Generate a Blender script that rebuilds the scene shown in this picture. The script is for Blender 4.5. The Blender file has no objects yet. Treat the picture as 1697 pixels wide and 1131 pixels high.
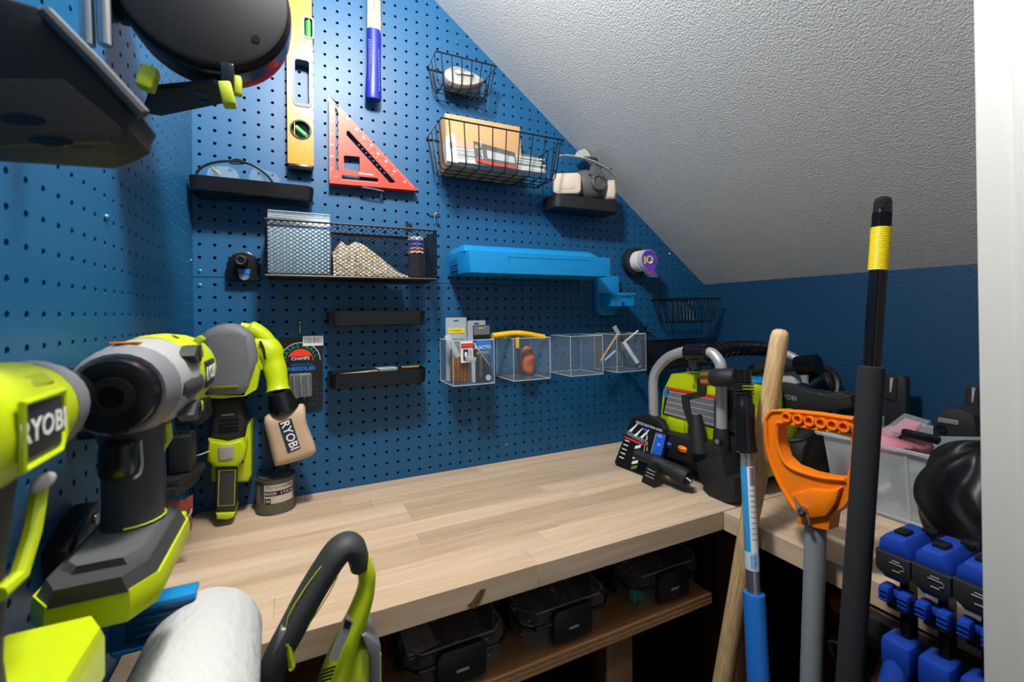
import bpy, bmesh, math, random
from math import sin, cos, pi, radians, atan2, hypot, sqrt
from mathutils import Vector, Matrix, Euler

# ---------------------------------------------------------------- camera, world, light, exposure
IN = 0.0254          # all builders below work in inches; x along the back wall, y into it, z from the panel seam
Z0 = 53.6            # floor lies this far (inches) below the pegboard seam
CAM = Vector((6.894, -41.554, -2.511))
FPX, YAW, PIT, ROL, PYS = 739.72, 0.4461, 0.0040, -0.0113, -48.77
scene = bpy.context.scene
cam_d = bpy.data.cameras.new('camera'); cam_o = bpy.data.objects.new('camera', cam_d)
scene.collection.objects.link(cam_o); scene.camera = cam_o
cam_d.sensor_width = 36.0; cam_d.sensor_fit = 'HORIZONTAL'
cam_d.lens = FPX / 1697 * 36; cam_d.shift_y = PYS / 1697
cam_d.clip_start = 0.01; cam_d.clip_end = 50
_F = Vector((sin(YAW) * cos(PIT), cos(YAW) * cos(PIT), sin(PIT)))
_R = Vector((cos(YAW), -sin(YAW), 0)); _U = _R.cross(_F)
RT = _R * cos(ROL) + _U * sin(ROL); UP = -_R * sin(ROL) + _U * cos(ROL); FW = _F
cam_o.matrix_world = Matrix(((RT.x, UP.x, -FW.x, CAM.x * IN), (RT.y, UP.y, -FW.y, CAM.y * IN),
                             (RT.z, UP.z, -FW.z, (CAM.z + Z0) * IN), (0, 0, 0, 1)))
cam_d.dof.use_dof = True; cam_d.dof.focus_distance = 1.15; cam_d.dof.aperture_fstop = 8.0

def at(u, v, **k):
    """photo pixel -> point (inches) on the plane x=, y= or z="""
    d = RT * ((u - 848.5) / FPX) - UP * ((v - 565.5 - PYS) / FPX) + FW
    (a, val), = k.items(); i = 'xyz'.index(a)
    return CAM + d * ((val - CAM[i]) / d[i])

world = bpy.data.worlds.new('world'); scene.world = world; world.use_nodes = True
wb = world.node_tree.nodes['Background']
wb.inputs[0].default_value = (0.86, 0.93, 1.0, 1); wb.inputs[1].default_value = 0.34
LAMP = Vector((10.0, -25.0, 28.0))
ld = bpy.data.lights.new('ceiling_light', 'POINT'); ld.shadow_soft_size = 2.2 * IN; ld.energy = 42; ld.color = (1.0, 0.97, 0.93)
lo = bpy.data.objects.new('ceiling_light', ld); scene.collection.objects.link(lo)
lo.location = (LAMP.x * IN, LAMP.y * IN, (LAMP.z + Z0) * IN)
vs = scene.view_settings
vs.view_transform = 'Standard'; vs.look = 'None'; vs.gamma = 1; vs.use_curve_mapping = False; vs.exposure = 0.12
# ---------------------------------------------------------------- helpers
COL = scene.collection
rnd = random.Random(7)
def lin(c):
    if isinstance(c, str): c = [int(c[i:i + 2], 16) / 255 for i in (0, 2, 4)]
    return tuple((x / 12.92 if x <= .04045 else ((x + .055) / 1.055) ** 2.4) for x in c) + (1,)
MATS = {}
def mat(name, col, rough=.45, metal=0, bump=0, bscale=40, var=0, vscale=6, coat=0, emit=0, spec=.5, alpha=1, stretch=None, trans=0, ior=1.45, obrand=0, bdist=.001):
    if name in MATS: return MATS[name]
    m = bpy.data.materials.new(name); m.use_nodes = True; nt = m.node_tree; n = nt.nodes; b = n['Principled BSDF']
    c = lin(col); b.inputs['Base Color'].default_value = c; b.inputs['Roughness'].default_value = rough
    b.inputs['Metallic'].default_value = metal; b.inputs['Coat Weight'].default_value = coat
    b.inputs['Specular IOR Level'].default_value = spec; b.inputs['Alpha'].default_value = alpha
    b.inputs['Transmission Weight'].default_value = trans; b.inputs['IOR'].default_value = ior
    if emit:
        b.inputs['Emission Color'].default_value = c; b.inputs['Emission Strength'].default_value = emit
    if bump or var or obrand:
        tc = n.new('ShaderNodeTexCoord'); mp = n.new('ShaderNodeMapping'); nt.links.new(tc.outputs['Object'], mp.inputs[0])
        if stretch: mp.inputs['Scale'].default_value = stretch
        vec = mp.outputs[0]
    if bump:
        t = n.new('ShaderNodeTexNoise'); t.inputs['Scale'].default_value = bscale / IN * .1; t.inputs['Detail'].default_value = 3
        nt.links.new(vec, t.inputs['Vector'])
        bp = n.new('ShaderNodeBump'); bp.inputs['Strength'].default_value = bump; bp.inputs['Distance'].default_value = bdist
        nt.links.new(t.outputs[0], bp.inputs['Height']); nt.links.new(bp.outputs[0], b.inputs['Normal'])
    if var or obrand:
        t = n.new('ShaderNodeTexNoise'); t.inputs['Scale'].default_value = vscale / IN * .1; t.inputs['Detail'].default_value = 5
        nt.links.new(vec, t.inputs['Vector'])
        hs = n.new('ShaderNodeHueSaturation'); hs.inputs['Color'].default_value = c
        mr = n.new('ShaderNodeMapRange'); mr.inputs[1].default_value = .3; mr.inputs[2].default_value = .7
        mr.inputs[3].default_value = 1 - var; mr.inputs[4].default_value = 1 + var
        nt.links.new(t.outputs[0], mr.inputs[0]); out = mr.outputs[0]
        if obrand:
            oi = n.new('ShaderNodeObjectInfo'); m2 = n.new('ShaderNodeMapRange'); m2.inputs[3].default_value = 1 - obrand; m2.inputs[4].default_value = 1 + obrand
            nt.links.new(oi.outputs['Random'], m2.inputs[0]); mm = n.new('ShaderNodeMath'); mm.operation = 'MULTIPLY'
            nt.links.new(out, mm.inputs[0]); nt.links.new(m2.outputs[0], mm.inputs[1]); out = mm.outputs[0]
        nt.links.new(out, hs.inputs['Value']); nt.links.new(hs.outputs[0], b.inputs['Base Color'])
    MATS[name] = m
    return m

def clear_mat(name, col, op=.12, rough=.08, edge=.7):
    """thin clear plastic sheet: transparent seen face-on, glossier at grazing angles (fresnel of the sheet)"""
    if name in MATS: return MATS[name]
    m = bpy.data.materials.new(name); m.use_nodes = True; nt = m.node_tree; n = nt.nodes
    b = n['Principled BSDF']; b.inputs['Base Color'].default_value = lin(col); b.inputs['Roughness'].default_value = rough
    lw = n.new('ShaderNodeLayerWeight'); lw.inputs[0].default_value = .35
    mr = n.new('ShaderNodeMapRange'); mr.inputs[3].default_value = op; mr.inputs[4].default_value = edge
    nt.links.new(lw.outputs['Facing'], mr.inputs[0]); nt.links.new(mr.outputs[0], b.inputs['Alpha'])
    MATS[name] = m
    return m

def bas(x, z=None):
    """orthonormal frame (3x3) whose local z points along x"""
    q = Vector(x).normalized(); h = Vector((0, 0, 1)) if abs(q.z) < .9 else Vector((1, 0, 0))
    a = h.cross(q).normalized(); b = q.cross(a)
    return a, b, q

class B:
    """collects shapes (inches) into one mesh"""
    def __init__(s, M=None): s.bm = bmesh.new(); s.M = M
    def _add(s, vs, fs):
        V = [s.bm.verts.new(s.M @ Vector(v) if s.M else Vector(v)) for v in vs]
        for f in fs:
            try: s.bm.faces.new([V[i] for i in f])
            except ValueError: pass
        return s
    def _merge(s, b2, T=None):
        b2.verts.index_update(); vs = [v.co.copy() for v in b2.verts]
        if T: vs = [T @ v for v in vs]
        s._add(vs, [[v.index for v in f.verts] for f in b2.faces]); b2.free(); return s
    def box(s, c, d, bev=0, seg=2, T=None):
        b = bmesh.new(); bmesh.ops.create_cube(b, size=1)
        for v in b.verts: v.co = Vector((v.co.x * d[0], v.co.y * d[1], v.co.z * d[2]))
        if bev: bmesh.ops.bevel(b, geom=list(b.edges), offset=min(bev, min(d) * .49), segments=seg, profile=.5, affect='EDGES')
        M = Matrix.Translation(c)
        if T: M = M @ T.to_4x4()
        return s._merge(b, M)
    def bx(s, a, b, bev=0, seg=2):
        return s.box([(a[i] + b[i]) / 2 for i in range(3)], [abs(a[i] - b[i]) for i in range(3)], bev, seg)
    def cyl(s, p0, p1, r0, r1=None, seg=20, cap=True):
        return s.lathe([(r0, 0), (r0 if r1 is None else r1, (Vector(p1) - Vector(p0)).length)], p0, Vector(p1) - Vector(p0), seg, cap)
    def lathe(s, prof, p0, ax, seg=24, cap=True, sx=1, sy=1):
        a, b, q = bas(ax); p0 = Vector(p0); vs = []; fs = []
        for r, h in prof:
            for k in range(seg):
                t = 2 * pi * k / seg; vs.append(p0 + q * h + a * (r * sx * cos(t)) + b * (r * sy * sin(t)))
        for i in range(len(prof) - 1):
            for k in range(seg):
                k2 = (k + 1) % seg; fs.append((i * seg + k, i * seg + k2, (i + 1) * seg + k2, (i + 1) * seg + k))
        if cap: fs.append(tuple(range(seg))[::-1]); fs.append(tuple((len(prof) - 1) * seg + k for k in range(seg)))
        return s._add(vs, fs)
    def tube(s, pts, r, seg=8, closed=False, cap=True, flat=1):
        P = [Vector(p) for p in pts]; n = len(P); rs = r if isinstance(r, (list, tuple)) else [r] * n
        vs = []; fs = []; up = None
        for i in range(n):
            t = (P[(i + 1) % n] - P[i - 1]) if (closed or 0 < i < n - 1) else (P[1] - P[0] if i == 0 else P[-1] - P[-2])
            t.normalize()
            if up is None: up = bas(t)[0]
            a = (up - t * up.dot(t))
            a = a.normalized() if a.length > 1e-6 else bas(t)[0]
            up = a; b = t.cross(a)
            for k in range(seg):
                th = 2 * pi * k / seg; vs.append(P[i] + a * (rs[i] * cos(th)) + b * (rs[i] * flat * sin(th)))
        m = n if closed else n - 1
        for i in range(m):
            j = (i + 1) % n
            for k in range(seg):
                k2 = (k + 1) % seg; fs.append((i * seg + k, i * seg + k2, j * seg + k2, j * seg + k))
        if not closed and cap: fs.append(tuple(range(seg))[::-1]); fs.append(tuple((n - 1) * seg + k for k in range(seg)))
        return s._add(vs, fs)
    def loft(s, rings, cap=True, closed=True):
        m = len(rings[0]); vs = [p for r in rings for p in r]; fs = []
        for i in range(len(rings) - 1):
            for k in range(m if closed else m - 1):
                k2 = (k + 1) % m; fs.append((i * m + k, i * m + k2, (i + 1) * m + k2, (i + 1) * m + k))
        if cap and closed: fs.append(tuple(range(m))[::-1]); fs.append(tuple((len(rings) - 1) * m + k for k in range(m)))
        return s._add(vs, fs)
    def plate(s, outer, d0, d1, ax='xz', holes=(), bev=0):
        """outline (with holes) in a plane, thickened from d0 to d1 along the third axis"""
        def P(p, d): return {'xz': (p[0], d, p[1]), 'xy': (p[0], p[1], d), 'yz': (d, p[0], p[1])}[ax]
        b = bmesh.new(); loops = [list(outer)] + [list(h) for h in holes]
        if not holes:
            vs = [b.verts.new(P(p, d0)) for p in outer]; f = b.faces.new(vs)
            e = bmesh.ops.extrude_face_region(b, geom=[f])
            dv = Vector(P((0, 0), d1)) - Vector(P((0, 0), d0))
            bmesh.ops.translate(b, vec=dv, verts=[v for v in e['geom'] if isinstance(v, bmesh.types.BMVert)])
            if bev:
                ed = [x for x in b.edges if len(x.link_faces) == 2 and any(len(g.verts) == len(outer) for g in x.link_faces)] if len(outer) > 4 else list(b.edges)
                bmesh.ops.bevel(b, geom=ed, offset=bev, segments=2, profile=.5, affect='EDGES', clamp_overlap=True)
        else:
            vv = []
            for d in (d0, d1):
                es = []; lay = []
                for lp in loops:
                    v = [b.verts.new(P(p, d)) for p in lp]; lay.append(v)
                    es += [b.edges.new((v[i], v[(i + 1) % len(v)])) for i in range(len(v))]
                bmesh.ops.triangle_fill(b, use_beauty=True, edges=es, normal=Vector(P((0, 0), 1)) - Vector(P((0, 0), 0)))
                vv.append(lay)
            for A, C in zip(*vv):
                for i in range(len(A)):
                    j = (i + 1) % len(A); b.faces.new((A[i], A[j], C[j], C[i]))
        bmesh.ops.recalc_face_normals(b, faces=list(b.faces))
        return s._merge(b)
    def ball(s, c, r, u=16, v=10, T=None):
        r = r if isinstance(r, (tuple, list)) else (r, r, r)
        b = bmesh.new(); bmesh.ops.create_uvsphere(b, u_segments=u, v_segments=v, radius=1)
        M = Matrix.Translation(c)
        if T: M = M @ T.to_4x4()
        return s._merge(b, M @ Matrix.Diagonal((*r, 1)))
    def done(s, name, m, parent=None, smooth=38, recalc=True, kind=None):
        bm = s.bm
        if recalc: bmesh.ops.recalc_face_normals(bm, faces=list(bm.faces))
        for v in bm.verts: v.co *= IN
        a = radians(smooth)
        for f in bm.faces: f.smooth = smooth > 0
        for e in bm.edges:
            e.smooth = not (len(e.link_faces) == 2 and e.calc_face_angle(4) > a)
        me = bpy.data.meshes.new(name); bm.to_mesh(me); bm.free()
        o = bpy.data.objects.new(name, me); COL.objects.link(o)
        if m: me.materials.append(m)
        if parent: o.parent = parent
        else: o.location = (0, 0, Z0 * IN)
        if kind: o['kind'] = kind
        return o

def rr(w, h, r, n=4, cx=0, cy=0):
    """rounded rectangle outline"""
    out = []
    r = min(r, w / 2 - 1e-4, h / 2 - 1e-4)
    for sx, sy, a0 in ((1, 1, 0), (-1, 1, 90), (-1, -1, 180), (1, -1, 270)):
        for k in range(n + 1):
            t = radians(a0 + 90 * k / n); out.append((cx + sx * (w / 2 - r) + r * cos(t), cy + sy * (h / 2 - r) + r * sin(t)))
    return out
def circ(r, n=16, cx=0, cy=0, a0=0, a1=360):
    full = abs(a1 - a0) >= 360
    return [(cx + r * cos(radians(a0 + (a1 - a0) * k / (n if full else n - 1))), cy + r * sin(radians(a0 + (a1 - a0) * k / (n if full else n - 1)))) for k in range(n)]
def spl(pts, n=6, closed=False):
    """Catmull-Rom through the points"""
    P = [Vector(p) for p in pts]; out = []; m = len(P)
    for i in range(m if closed else m - 1):
        if closed: p0, p1, p2, p3 = P[i - 1], P[i], P[(i + 1) % m], P[(i + 2) % m]
        else: p0, p1, p2, p3 = P[max(i - 1, 0)], P[i], P[i + 1], P[min(i + 2, m - 1)]
        for k in range(n):
            t = k / n; out.append(.5 * ((2 * p1) + (p2 - p0) * t + (2 * p0 - 5 * p1 + 4 * p2 - p3) * t * t + (3 * p1 - p0 - 3 * p2 + p3) * t ** 3))
    if not closed: out.append(P[-1])
    return out
def frame(loc, x=None, z=None, y=None):
    """4x4 with given local axes (world inches)"""
    if x is not None: x = Vector(x).normalized()
    if z is not None: z = Vector(z).normalized()
    if y is not None: y = Vector(y).normalized()
    if x is not None and z is not None: y = z.cross(x).normalized(); x = y.cross(z).normalized()
    elif y is not None and z is not None: x = y.cross(z).normalized(); y = z.cross(x).normalized()
    elif x is not None and y is not None: z = x.cross(y).normalized(); y = z.cross(x).normalized()
    return Matrix(((x.x, y.x, z.x, loc[0]), (x.y, y.y, z.y, loc[1]), (x.z, y.z, z.z, loc[2]), (0, 0, 0, 1)))
def tag(o, label, cat, group=None):
    o['label'] = label; o['category'] = cat
    if group: o['group'] = group
    return o
def thing(name, label, cat, loc=(0, 0, 0), rot=None, group=None):
    """an Empty at the thing's base; rot = 4x4/3x3 matrix or degrees about z"""
    o = bpy.data.objects.new(name, None); o.empty_display_size = .02; COL.objects.link(o)
    R = Matrix.Identity(4) if rot is None else (Matrix.Rotation(radians(rot), 4, 'Z') if isinstance(rot, (int, float)) else rot.to_3x3().to_4x4())
    o.matrix_world = Matrix.Translation((loc[0] * IN, loc[1] * IN, (loc[2] + Z0) * IN)) @ R
    return tag(o, label, cat, group)
def kids(o): return [c for c in COL.objects if c.parent == o]
def dup(o, loc=None, label=None, parent=None):
    c = o.copy(); COL.objects.link(c)
    if parent: c.parent = parent
    if loc is not None: c.location = (loc[0] * IN, loc[1] * IN, (loc[2] + Z0) * IN)
    if label: c['label'] = label
    for k in kids(o): dup(k, parent=c)
    return c
def text(parent, s, M, h, m, name='lettering', wide=1, ext=.004, align='CENTER', space=1, bold=0, shear=0):
    """flat print: letters as thin geometry. M: local 4x4 (inches), x = reading direction, y = up"""
    cu = bpy.data.curves.new(name, 'FONT'); cu.body = s; cu.size = h * 1.4; cu.extrude = ext; cu.align_x = align; cu.align_y = 'CENTER'
    cu.space_character = space; cu.offset = bold; cu.resolution_u = 2; cu.shear = shear
    t = bpy.data.objects.new(name, cu); me = bpy.data.meshes.new_from_object(t)
    bpy.data.objects.remove(t); bpy.data.curves.remove(cu)
    T = M @ Matrix.Diagonal((wide, 1, 1, 1))
    for v in me.vertices: v.co = (T @ v.co) * IN
    me.materials.clear(); me.materials.append(m)
    o = bpy.data.objects.new(name, me); COL.objects.link(o); o.parent = parent
    if parent is None: o.location = (0, 0, Z0 * IN)
    return o
def wallM(x, z, y, roll=0):
    """local frame for print on a face looking at -y"""
    return frame((x, y, z), x=(cos(radians(roll)), 0, sin(radians(roll))), y=(-sin(radians(roll)), 0, cos(radians(roll))))

# ---------------------------------------------------------------- materials
BLACK = mat('black_plastic', '121315', .2, bump=.05, bscale=30)
BLACKM = mat('black_matte_plastic', '1b1c1e', .6, bump=.15, bscale=60)
RUBBER = mat('grey_rubber', '4b4d4e', .62, bump=.25, bscale=50)
DRUB = mat('dark_rubber', '333435', .6, bump=.25, bscale=50)
LIME = mat('lime_plastic', 'b2c408', .38, spec=.5)
SILV = mat('silver_plastic', '9a9a98', .4)
GREYP = mat('grey_plastic', '6d6f72', .5)
WHITE = mat('white_plastic', 'dedcd4', .45)
PWHITE = mat('print_white', 'e6e6e2', .5)
PGREY = mat('print_grey', '9a9c9e', .5)
PBLACK = mat('print_black', '17181a', .5)
PRED = mat('print_red', 'c93324', .5)
PBLUE = mat('print_blue', '1f74c9', .45)
PGREEN = mat('print_green', '1c8a5d', .5)
PYEL = mat('print_yellow', 'e8c71c', .45)
STEEL = mat('steel', 'b9bbbc', .25, 1)
WIRE = mat('black_wire', '0b0c0d', .45)
CHROME = mat('chrome', 'd0d2d3', .15, 1)
ALU = mat('aluminium', 'b4b7b9', .35, .9)
BRASS = mat('brass', 'b58d4a', .3, 1)
BLUEB = mat('bright_blue_plastic', '0f80bd', .4, bump=.06, bscale=8)
CLAMPB = mat('royal_blue_plastic', '173c98', .38)
ORANGE = mat('orange_plastic', 'f07c0a', .36)
CLEAR = clear_mat('clear_acrylic', 'dfe8ec', .012, .04, .10)
CEDGE = clear_mat('acrylic_edge', 'dbe7ec', .3, .1, .55)
SMOKE = clear_mat('smoked_clear_plastic', '8a9094', .07, .1, .4)
FROST = clear_mat('frosted_plastic', 'cfd6da', .42, .3, .75)
FILMM = clear_mat('clear_film', 'c2c9cd', .12, .15, .5)
def inv(t):
    M = t.matrix_world.copy(); M.translation = Vector((M.translation.x / IN, M.translation.y / IN, M.translation.z / IN - Z0)); return M.inverted()
def WB(t):
    """builder fed with world inches for a part of thing t"""
    return B(inv(t))
def textw(t, s, M, h, m, parent=None, **k): return text(parent or t, s, inv(t) @ M, h, m, **k)
def puff(b, out, y0, y1, rnd_=.3, n=4, back=True, cx=None):
    """pillow: outline in xz between y0 (back) and y1 (front) with a rounded front rim"""
    c = Vector((sum(p[0] for p in out) / len(out), sum(p[1] for p in out) / len(out))); d = y1 - y0
    w = max(max(abs(p[0] - c.x) for p in out), 1e-3)
    R = []
    def ring(y, ins):
        k = 1 - ins / w; return [(c.x + (p[0] - c.x) * k, y, c.y + (p[1] - c.y) * k) for p in out]
    r = min(rnd_, abs(d) * .49, w * .9); sg = 1 if d > 0 else -1
    if back: R += [ring(y0 + sg * r * (1 - sin(a)), r * (1 - cos(a))) for a in [pi / 2 * (1 - k / n) for k in range(n)]] if False else [ring(y0, r * .5), ring(y0 + sg * r * .3, r * .12), ring(y0 + sg * r, 0)]
    else: R.append(ring(y0, 0))
    for k in range(n + 1):
        a = pi / 2 * k / n; R.append(ring(y1 - sg * r + sg * r * sin(a), r * (1 - cos(a))))
    return b.loft(R)
# ---------------------------------------------------------------- room
def paint(name, col, rough, bump, sc, det=4, dist=.0009):
    m = mat(name, col, rough); nt = m.node_tree; n = nt.nodes; b = n['Principled BSDF']
    tc = n.new('ShaderNodeTexCoord'); t = n.new('ShaderNodeTexNoise'); t.inputs['Scale'].default_value = sc; t.inputs['Detail'].default_value = det
    nt.links.new(tc.outputs['Object'], t.inputs['Vector'])
    bp = n.new('ShaderNodeBump'); bp.inputs['Strength'].default_value = bump; bp.inputs['Distance'].default_value = dist
    nt.links.new(t.outputs[0], bp.inputs['Height']); nt.links.new(bp.outputs[0], b.inputs['Normal'])
    return m
NAVY = paint('navy_wall_paint', '103a57', .42, .55, 150, 3, .0012)
PEG = paint('blue_pegboard_enamel', '115079', .44, .12, 90, 3, .0008)
CEIL = paint('ceiling_paint', 'd0d0cd', .6, 1.0, 300, 3, .0016)
TRIMW = paint('trim_paint', 'c2c0b8', .45, .1, 60, 2)
DARKB = mat('dark_backing', '0e1216', .8)  # near-black stands in for the shade seen through the peg holes
FLOORM = mat('dark_floor', '2b2622', .6, var=.2)

XL, XR, YF = -0.4, 54.5, -38.6
SL = 0.7495
def ceil_z(x): return 0.94 + SL * (54.51 - x)
def struct(o): o['kind'] = 'structure'; return o
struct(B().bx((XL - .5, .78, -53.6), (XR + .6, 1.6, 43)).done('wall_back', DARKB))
struct(B().bx((XR, -39, -53.6), (XR + .8, .78, 3)).done('wall_right', NAVY))
struct(B().bx((XL - 1.4, -60, -53.6), (XL - .66, .78, 43)).done('wall_left', DARKB))
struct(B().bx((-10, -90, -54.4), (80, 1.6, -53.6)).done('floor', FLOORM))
# sloped ceiling: a slab along y, its lower face is the visible plane
b = B(); x0, x1 = XL - 1.4, XR + .8
prof = [(x0, ceil_z(x0)), (x1, ceil_z(x1)), (x1, ceil_z(x1) + 2), (x0, ceil_z(x0) + 2)]
struct(b.plate(prof, .78, -39, 'xz').done('ceiling', CEIL))
# door jamb and front wall to its right
J = at(1621, 600, y=-33.6)
b = B(); b.bx((J.x, -38.5, -53.6), (J.x + .75, -33.6, 30), .12, 3)
b.bx((J.x - .34, -37.2, -53.6), (J.x + .1, -34.72, 30), .1, 3)
struct(b.done('trim_1', TRIMW))
struct(B().bx((J.x + .75, -38.2, -53.6), (XR, -34.0, 20)).done('wall_front', TRIMW))
# pegboard panels with real holes
def pegboard(name, label, x0, x1, z0, z1, gx, gz, T, topf=None, thick=.2, hr=.128, seg=8):
    """panel in local (x, z), holes on a 1 inch grid through (gx, gz); T maps (x, z, depth) to a point"""
    vs = []; fs = []
    import math as _m
    cx = []; k = _m.ceil(x0 - gx + .3)
    while gx + k <= x1 - .3: cx.append(gx + k); k += 1
    cz = []; k = _m.ceil(z0 - gz + .3)
    while gz + k <= z1 - .3: cz.append(gz + k); k += 1
    bx = [x0] + [(a + c) / 2 for a, c in zip(cx, cx[1:])] + [x1]
    bz = [z0] + [(a + c) / 2 for a, c in zip(cz, cz[1:])] + [z1]
    dirs = [(1, 1), (0, 1), (-1, 1), (-1, 0), (-1, -1), (0, -1), (1, -1), (1, 0)]
    for i in range(len(cx)):
        for j in range(len(cz)):
            X0, X1, Z0_, Z1_ = bx[i], bx[i + 1], bz[j], bz[j + 1]
            if topf and topf(X0) < Z0_ - .1: continue
            hole = not topf or topf(X1) > cz[j] + .2
            n = len(vs)
            for dx, dz in dirs:
                vs.append(T(X1 if dx > 0 else X0 if dx < 0 else cx[i], Z1_ if dz > 0 else Z0_ if dz < 0 else cz[j], 0))
            if not hole: fs.append(tuple(range(n, n + 8))); continue
            for dep in (0, thick):
                for k in range(8):
                    t = radians(45 + 45 * k); vs.append(T(cx[i] + hr * cos(t), cz[j] + hr * sin(t), dep))
            for k in range(8):
                k2 = (k + 1) % 8
                fs.append((n + k, n + k2, n + 8 + k2, n + 8 + k)); fs.append((n + 8 + k, n + 8 + k2, n + 16 + k2, n + 16 + k))
    bb = B(); bb._add(vs, fs)
    bmesh.ops.remove_doubles(bb.bm, verts=list(bb.bm.verts), dist=1e-4)
    o = bb.done(name, PEG, smooth=30)
    return tag(o, label, 'pegboard')
TH = -.0068
def T_low(x, z, d): return (x, d, min(z, .575 - .0068 * x))
def T_up(x, z, d): return (x * cos(TH) - z * sin(TH), d, x * sin(TH) + z * cos(TH) + .1177)
def T_left(y, z, d): return (XL - d, y, z)
pegboard('pegboard', 'blue pegboard panel on the back wall between worktop and seam', XL, XR, -18.9, .56, 0, 0, T_low)
pegboard('pegboard', 'blue pegboard panel above the seam, cut along the sloped ceiling', XL - .22, XR - .05, .5, 42, 0, 0, T_up,
         topf=lambda x: ceil_z(x) + .25 + .007 * x)
pegboard('pegboard', 'blue pegboard covering the side wall behind the cordless drills', -38.4, -.02, -18.9, 42, -.3445, -.39, T_left)
# screws that hold the panels
def screw(x, z, label, wall='b', r=.17):
    t = thing('panel_screw', label, 'screw', (x, 0, z) if wall == 'b' else (XL, x, z), group='pegboard screws')
    a = Vector((0, -1, 0)) if wall == 'b' else Vector((1, 0, 0))
    B().lathe([(r, 0), (r * .95, .05), (r * .6, .1), (.02, .115)], (0, 0, 0), a, 12).done('screw_head', mat('painted_screw', '2b80ad', .3, .3), t)
    bb = B()
    for k in (0, 1):
        d = Vector((1, 0, 0)) if wall == 'b' else Vector((0, 1, 0)); e = Vector((0, 0, 1))
        u = (d + e if k else d - e).normalized() * r * .5
        bb.tube([a * .105 - u, a * .105 + u], .022, 4)
    bb.done('cross_slot', PBLACK, t)
for p, lb in [((331, 449.5), 'blue pan-head screw just above the panel seam at the corner'), ((331, 473), 'blue pan-head screw just below the panel seam at the corner'), ((836.5, 479.5), 'blue screw below the seam under the long blue bin'), ((839.5, 738), 'blue screw just above the worktop below the acrylic boxes')]:
    q = at(*p, y=0); screw(q.x, q.z, lb)
for p, lb in [((758, 71), 'small screw above the small wire basket near the ceiling edge'), ((1133.5, 448), 'bright screw between tape rolls and corner basket')]:
    q = at(*p, y=0); screw(q.x, q.z, lb, r=.14)
for p, lb in [((176, 360), 'dark blue screw alone on the side wall above the drills'), ((316, 432), 'small blue screw on the side wall beside the seam'), ((224, 236), 'small blue screw on the side wall under the black dock')]:
    q = at(*p, x=XL); screw(q.y, q.z, lb, 'l', .14)
# the lamp on the sloped ceiling above the frame (the point light is its bulb)
t = thing('ceiling_lamp', 'round white ceiling light on the sloped ceiling above the tools', 'lamp', (10.0, -25.0, ceil_z(10.0)),
          frame((0, 0, 0), x=(1, 0, -SL), z=(SL, 0, 1)))
B().lathe([(2.6, 0), (2.6, -.5), (2.2, -.9), (1.0, -1.0)], (0, 0, 0), (0, 0, 1), 32).done('rose', TRIMW, t)
B().lathe([(.9, -.9), (.9, -2.7), (.7, -2.9)], (0, 0, 0), (0, 0, 1), 20).done('socket', WHITE, t)

# ---------------------------------------------------------------- worktop of glued staves, shelf, frame
def wood(name, base, dark, ax=0, rough=.42):
    m = bpy.data.materials.new(name); m.use_nodes = True; nt = m.node_tree; n = nt.nodes; b = n['Principled BSDF']; b.inputs['Roughness'].default_value = rough
    tc = n.new('ShaderNodeTexCoord'); mp = n.new('ShaderNodeMapping'); oi = n.new('ShaderNodeObjectInfo')
    sc = [55, 55, 55]; sc[ax] = 3.2; mp.inputs['Scale'].default_value = sc
    cmb = n.new('ShaderNodeVectorMath'); cmb.operation = 'MULTIPLY_ADD'; cmb.inputs[1].default_value = (31, 17, 23)
    sp = n.new('ShaderNodeCombineXYZ')
    for i in range(3): nt.links.new(oi.outputs['Random'], sp.inputs[i])
    nt.links.new(sp.outputs[0], cmb.inputs[0]); nt.links.new(tc.outputs['Object'], cmb.inputs[2])
    nt.links.new(cmb.outputs[0], mp.inputs[0])
    t = n.new('ShaderNodeTexNoise'); t.inputs['Scale'].default_value = 1; t.inputs['Detail'].default_value = 6; t.inputs['Roughness'].default_value = .62; t.inputs['Distortion'].default_value = .6
    nt.links.new(mp.outputs[0], t.inputs['Vector'])
    cr = n.new('ShaderNodeValToRGB'); cr.color_ramp.elements[0].position = .25; cr.color_ramp.elements[1].position = .72
    cr.color_ramp.elements[0].color = lin(dark); cr.color_ramp.elements[1].color = lin(base)
    nt.links.new(t.outputs[0], cr.inputs[0])
    hs = n.new('ShaderNodeHueSaturation'); nt.links.new(cr.outputs[0], hs.inputs['Color'])
    mr = n.new('ShaderNodeMapRange'); mr.inputs[3].default_value = .78; mr.inputs[4].default_value = 1.08
    nt.links.new(oi.outputs['Random'], mr.inputs[0]); nt.links.new(mr.outputs[0], hs.inputs['Value'])
    nt.links.new(hs.outputs[0], b.inputs['Base Color'])
    bp = n.new('ShaderNodeBump'); bp.inputs['Strength'].default_value = .06; nt.links.new(t.outputs[0], bp.inputs['Height']); nt.links.new(bp.outputs[0], b.inputs['Normal'])
    return m
BIRCH = wood('birch_stave', 'd8c1a6', 'bb9a78', 0); BIRCHY = wood('birch_stave_wing', 'd8c1a6', 'bb9a78', 1)
PLY = wood('plywood', 'b98557', '8e5f38', 0); PINE = wood('pine_frame', '7a5a3c', '5c4028', 2)
ZB, TB = -17.6, 1.38
r2 = random.Random(3)
wt = thing('worktop', 'pale birch butcher-block worktop along the back wall', 'worktop', (0, 0, ZB))
nrow = 10; yb = [-.03 - i * (17.92 / nrow) for i in range(nrow + 1)]
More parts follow.
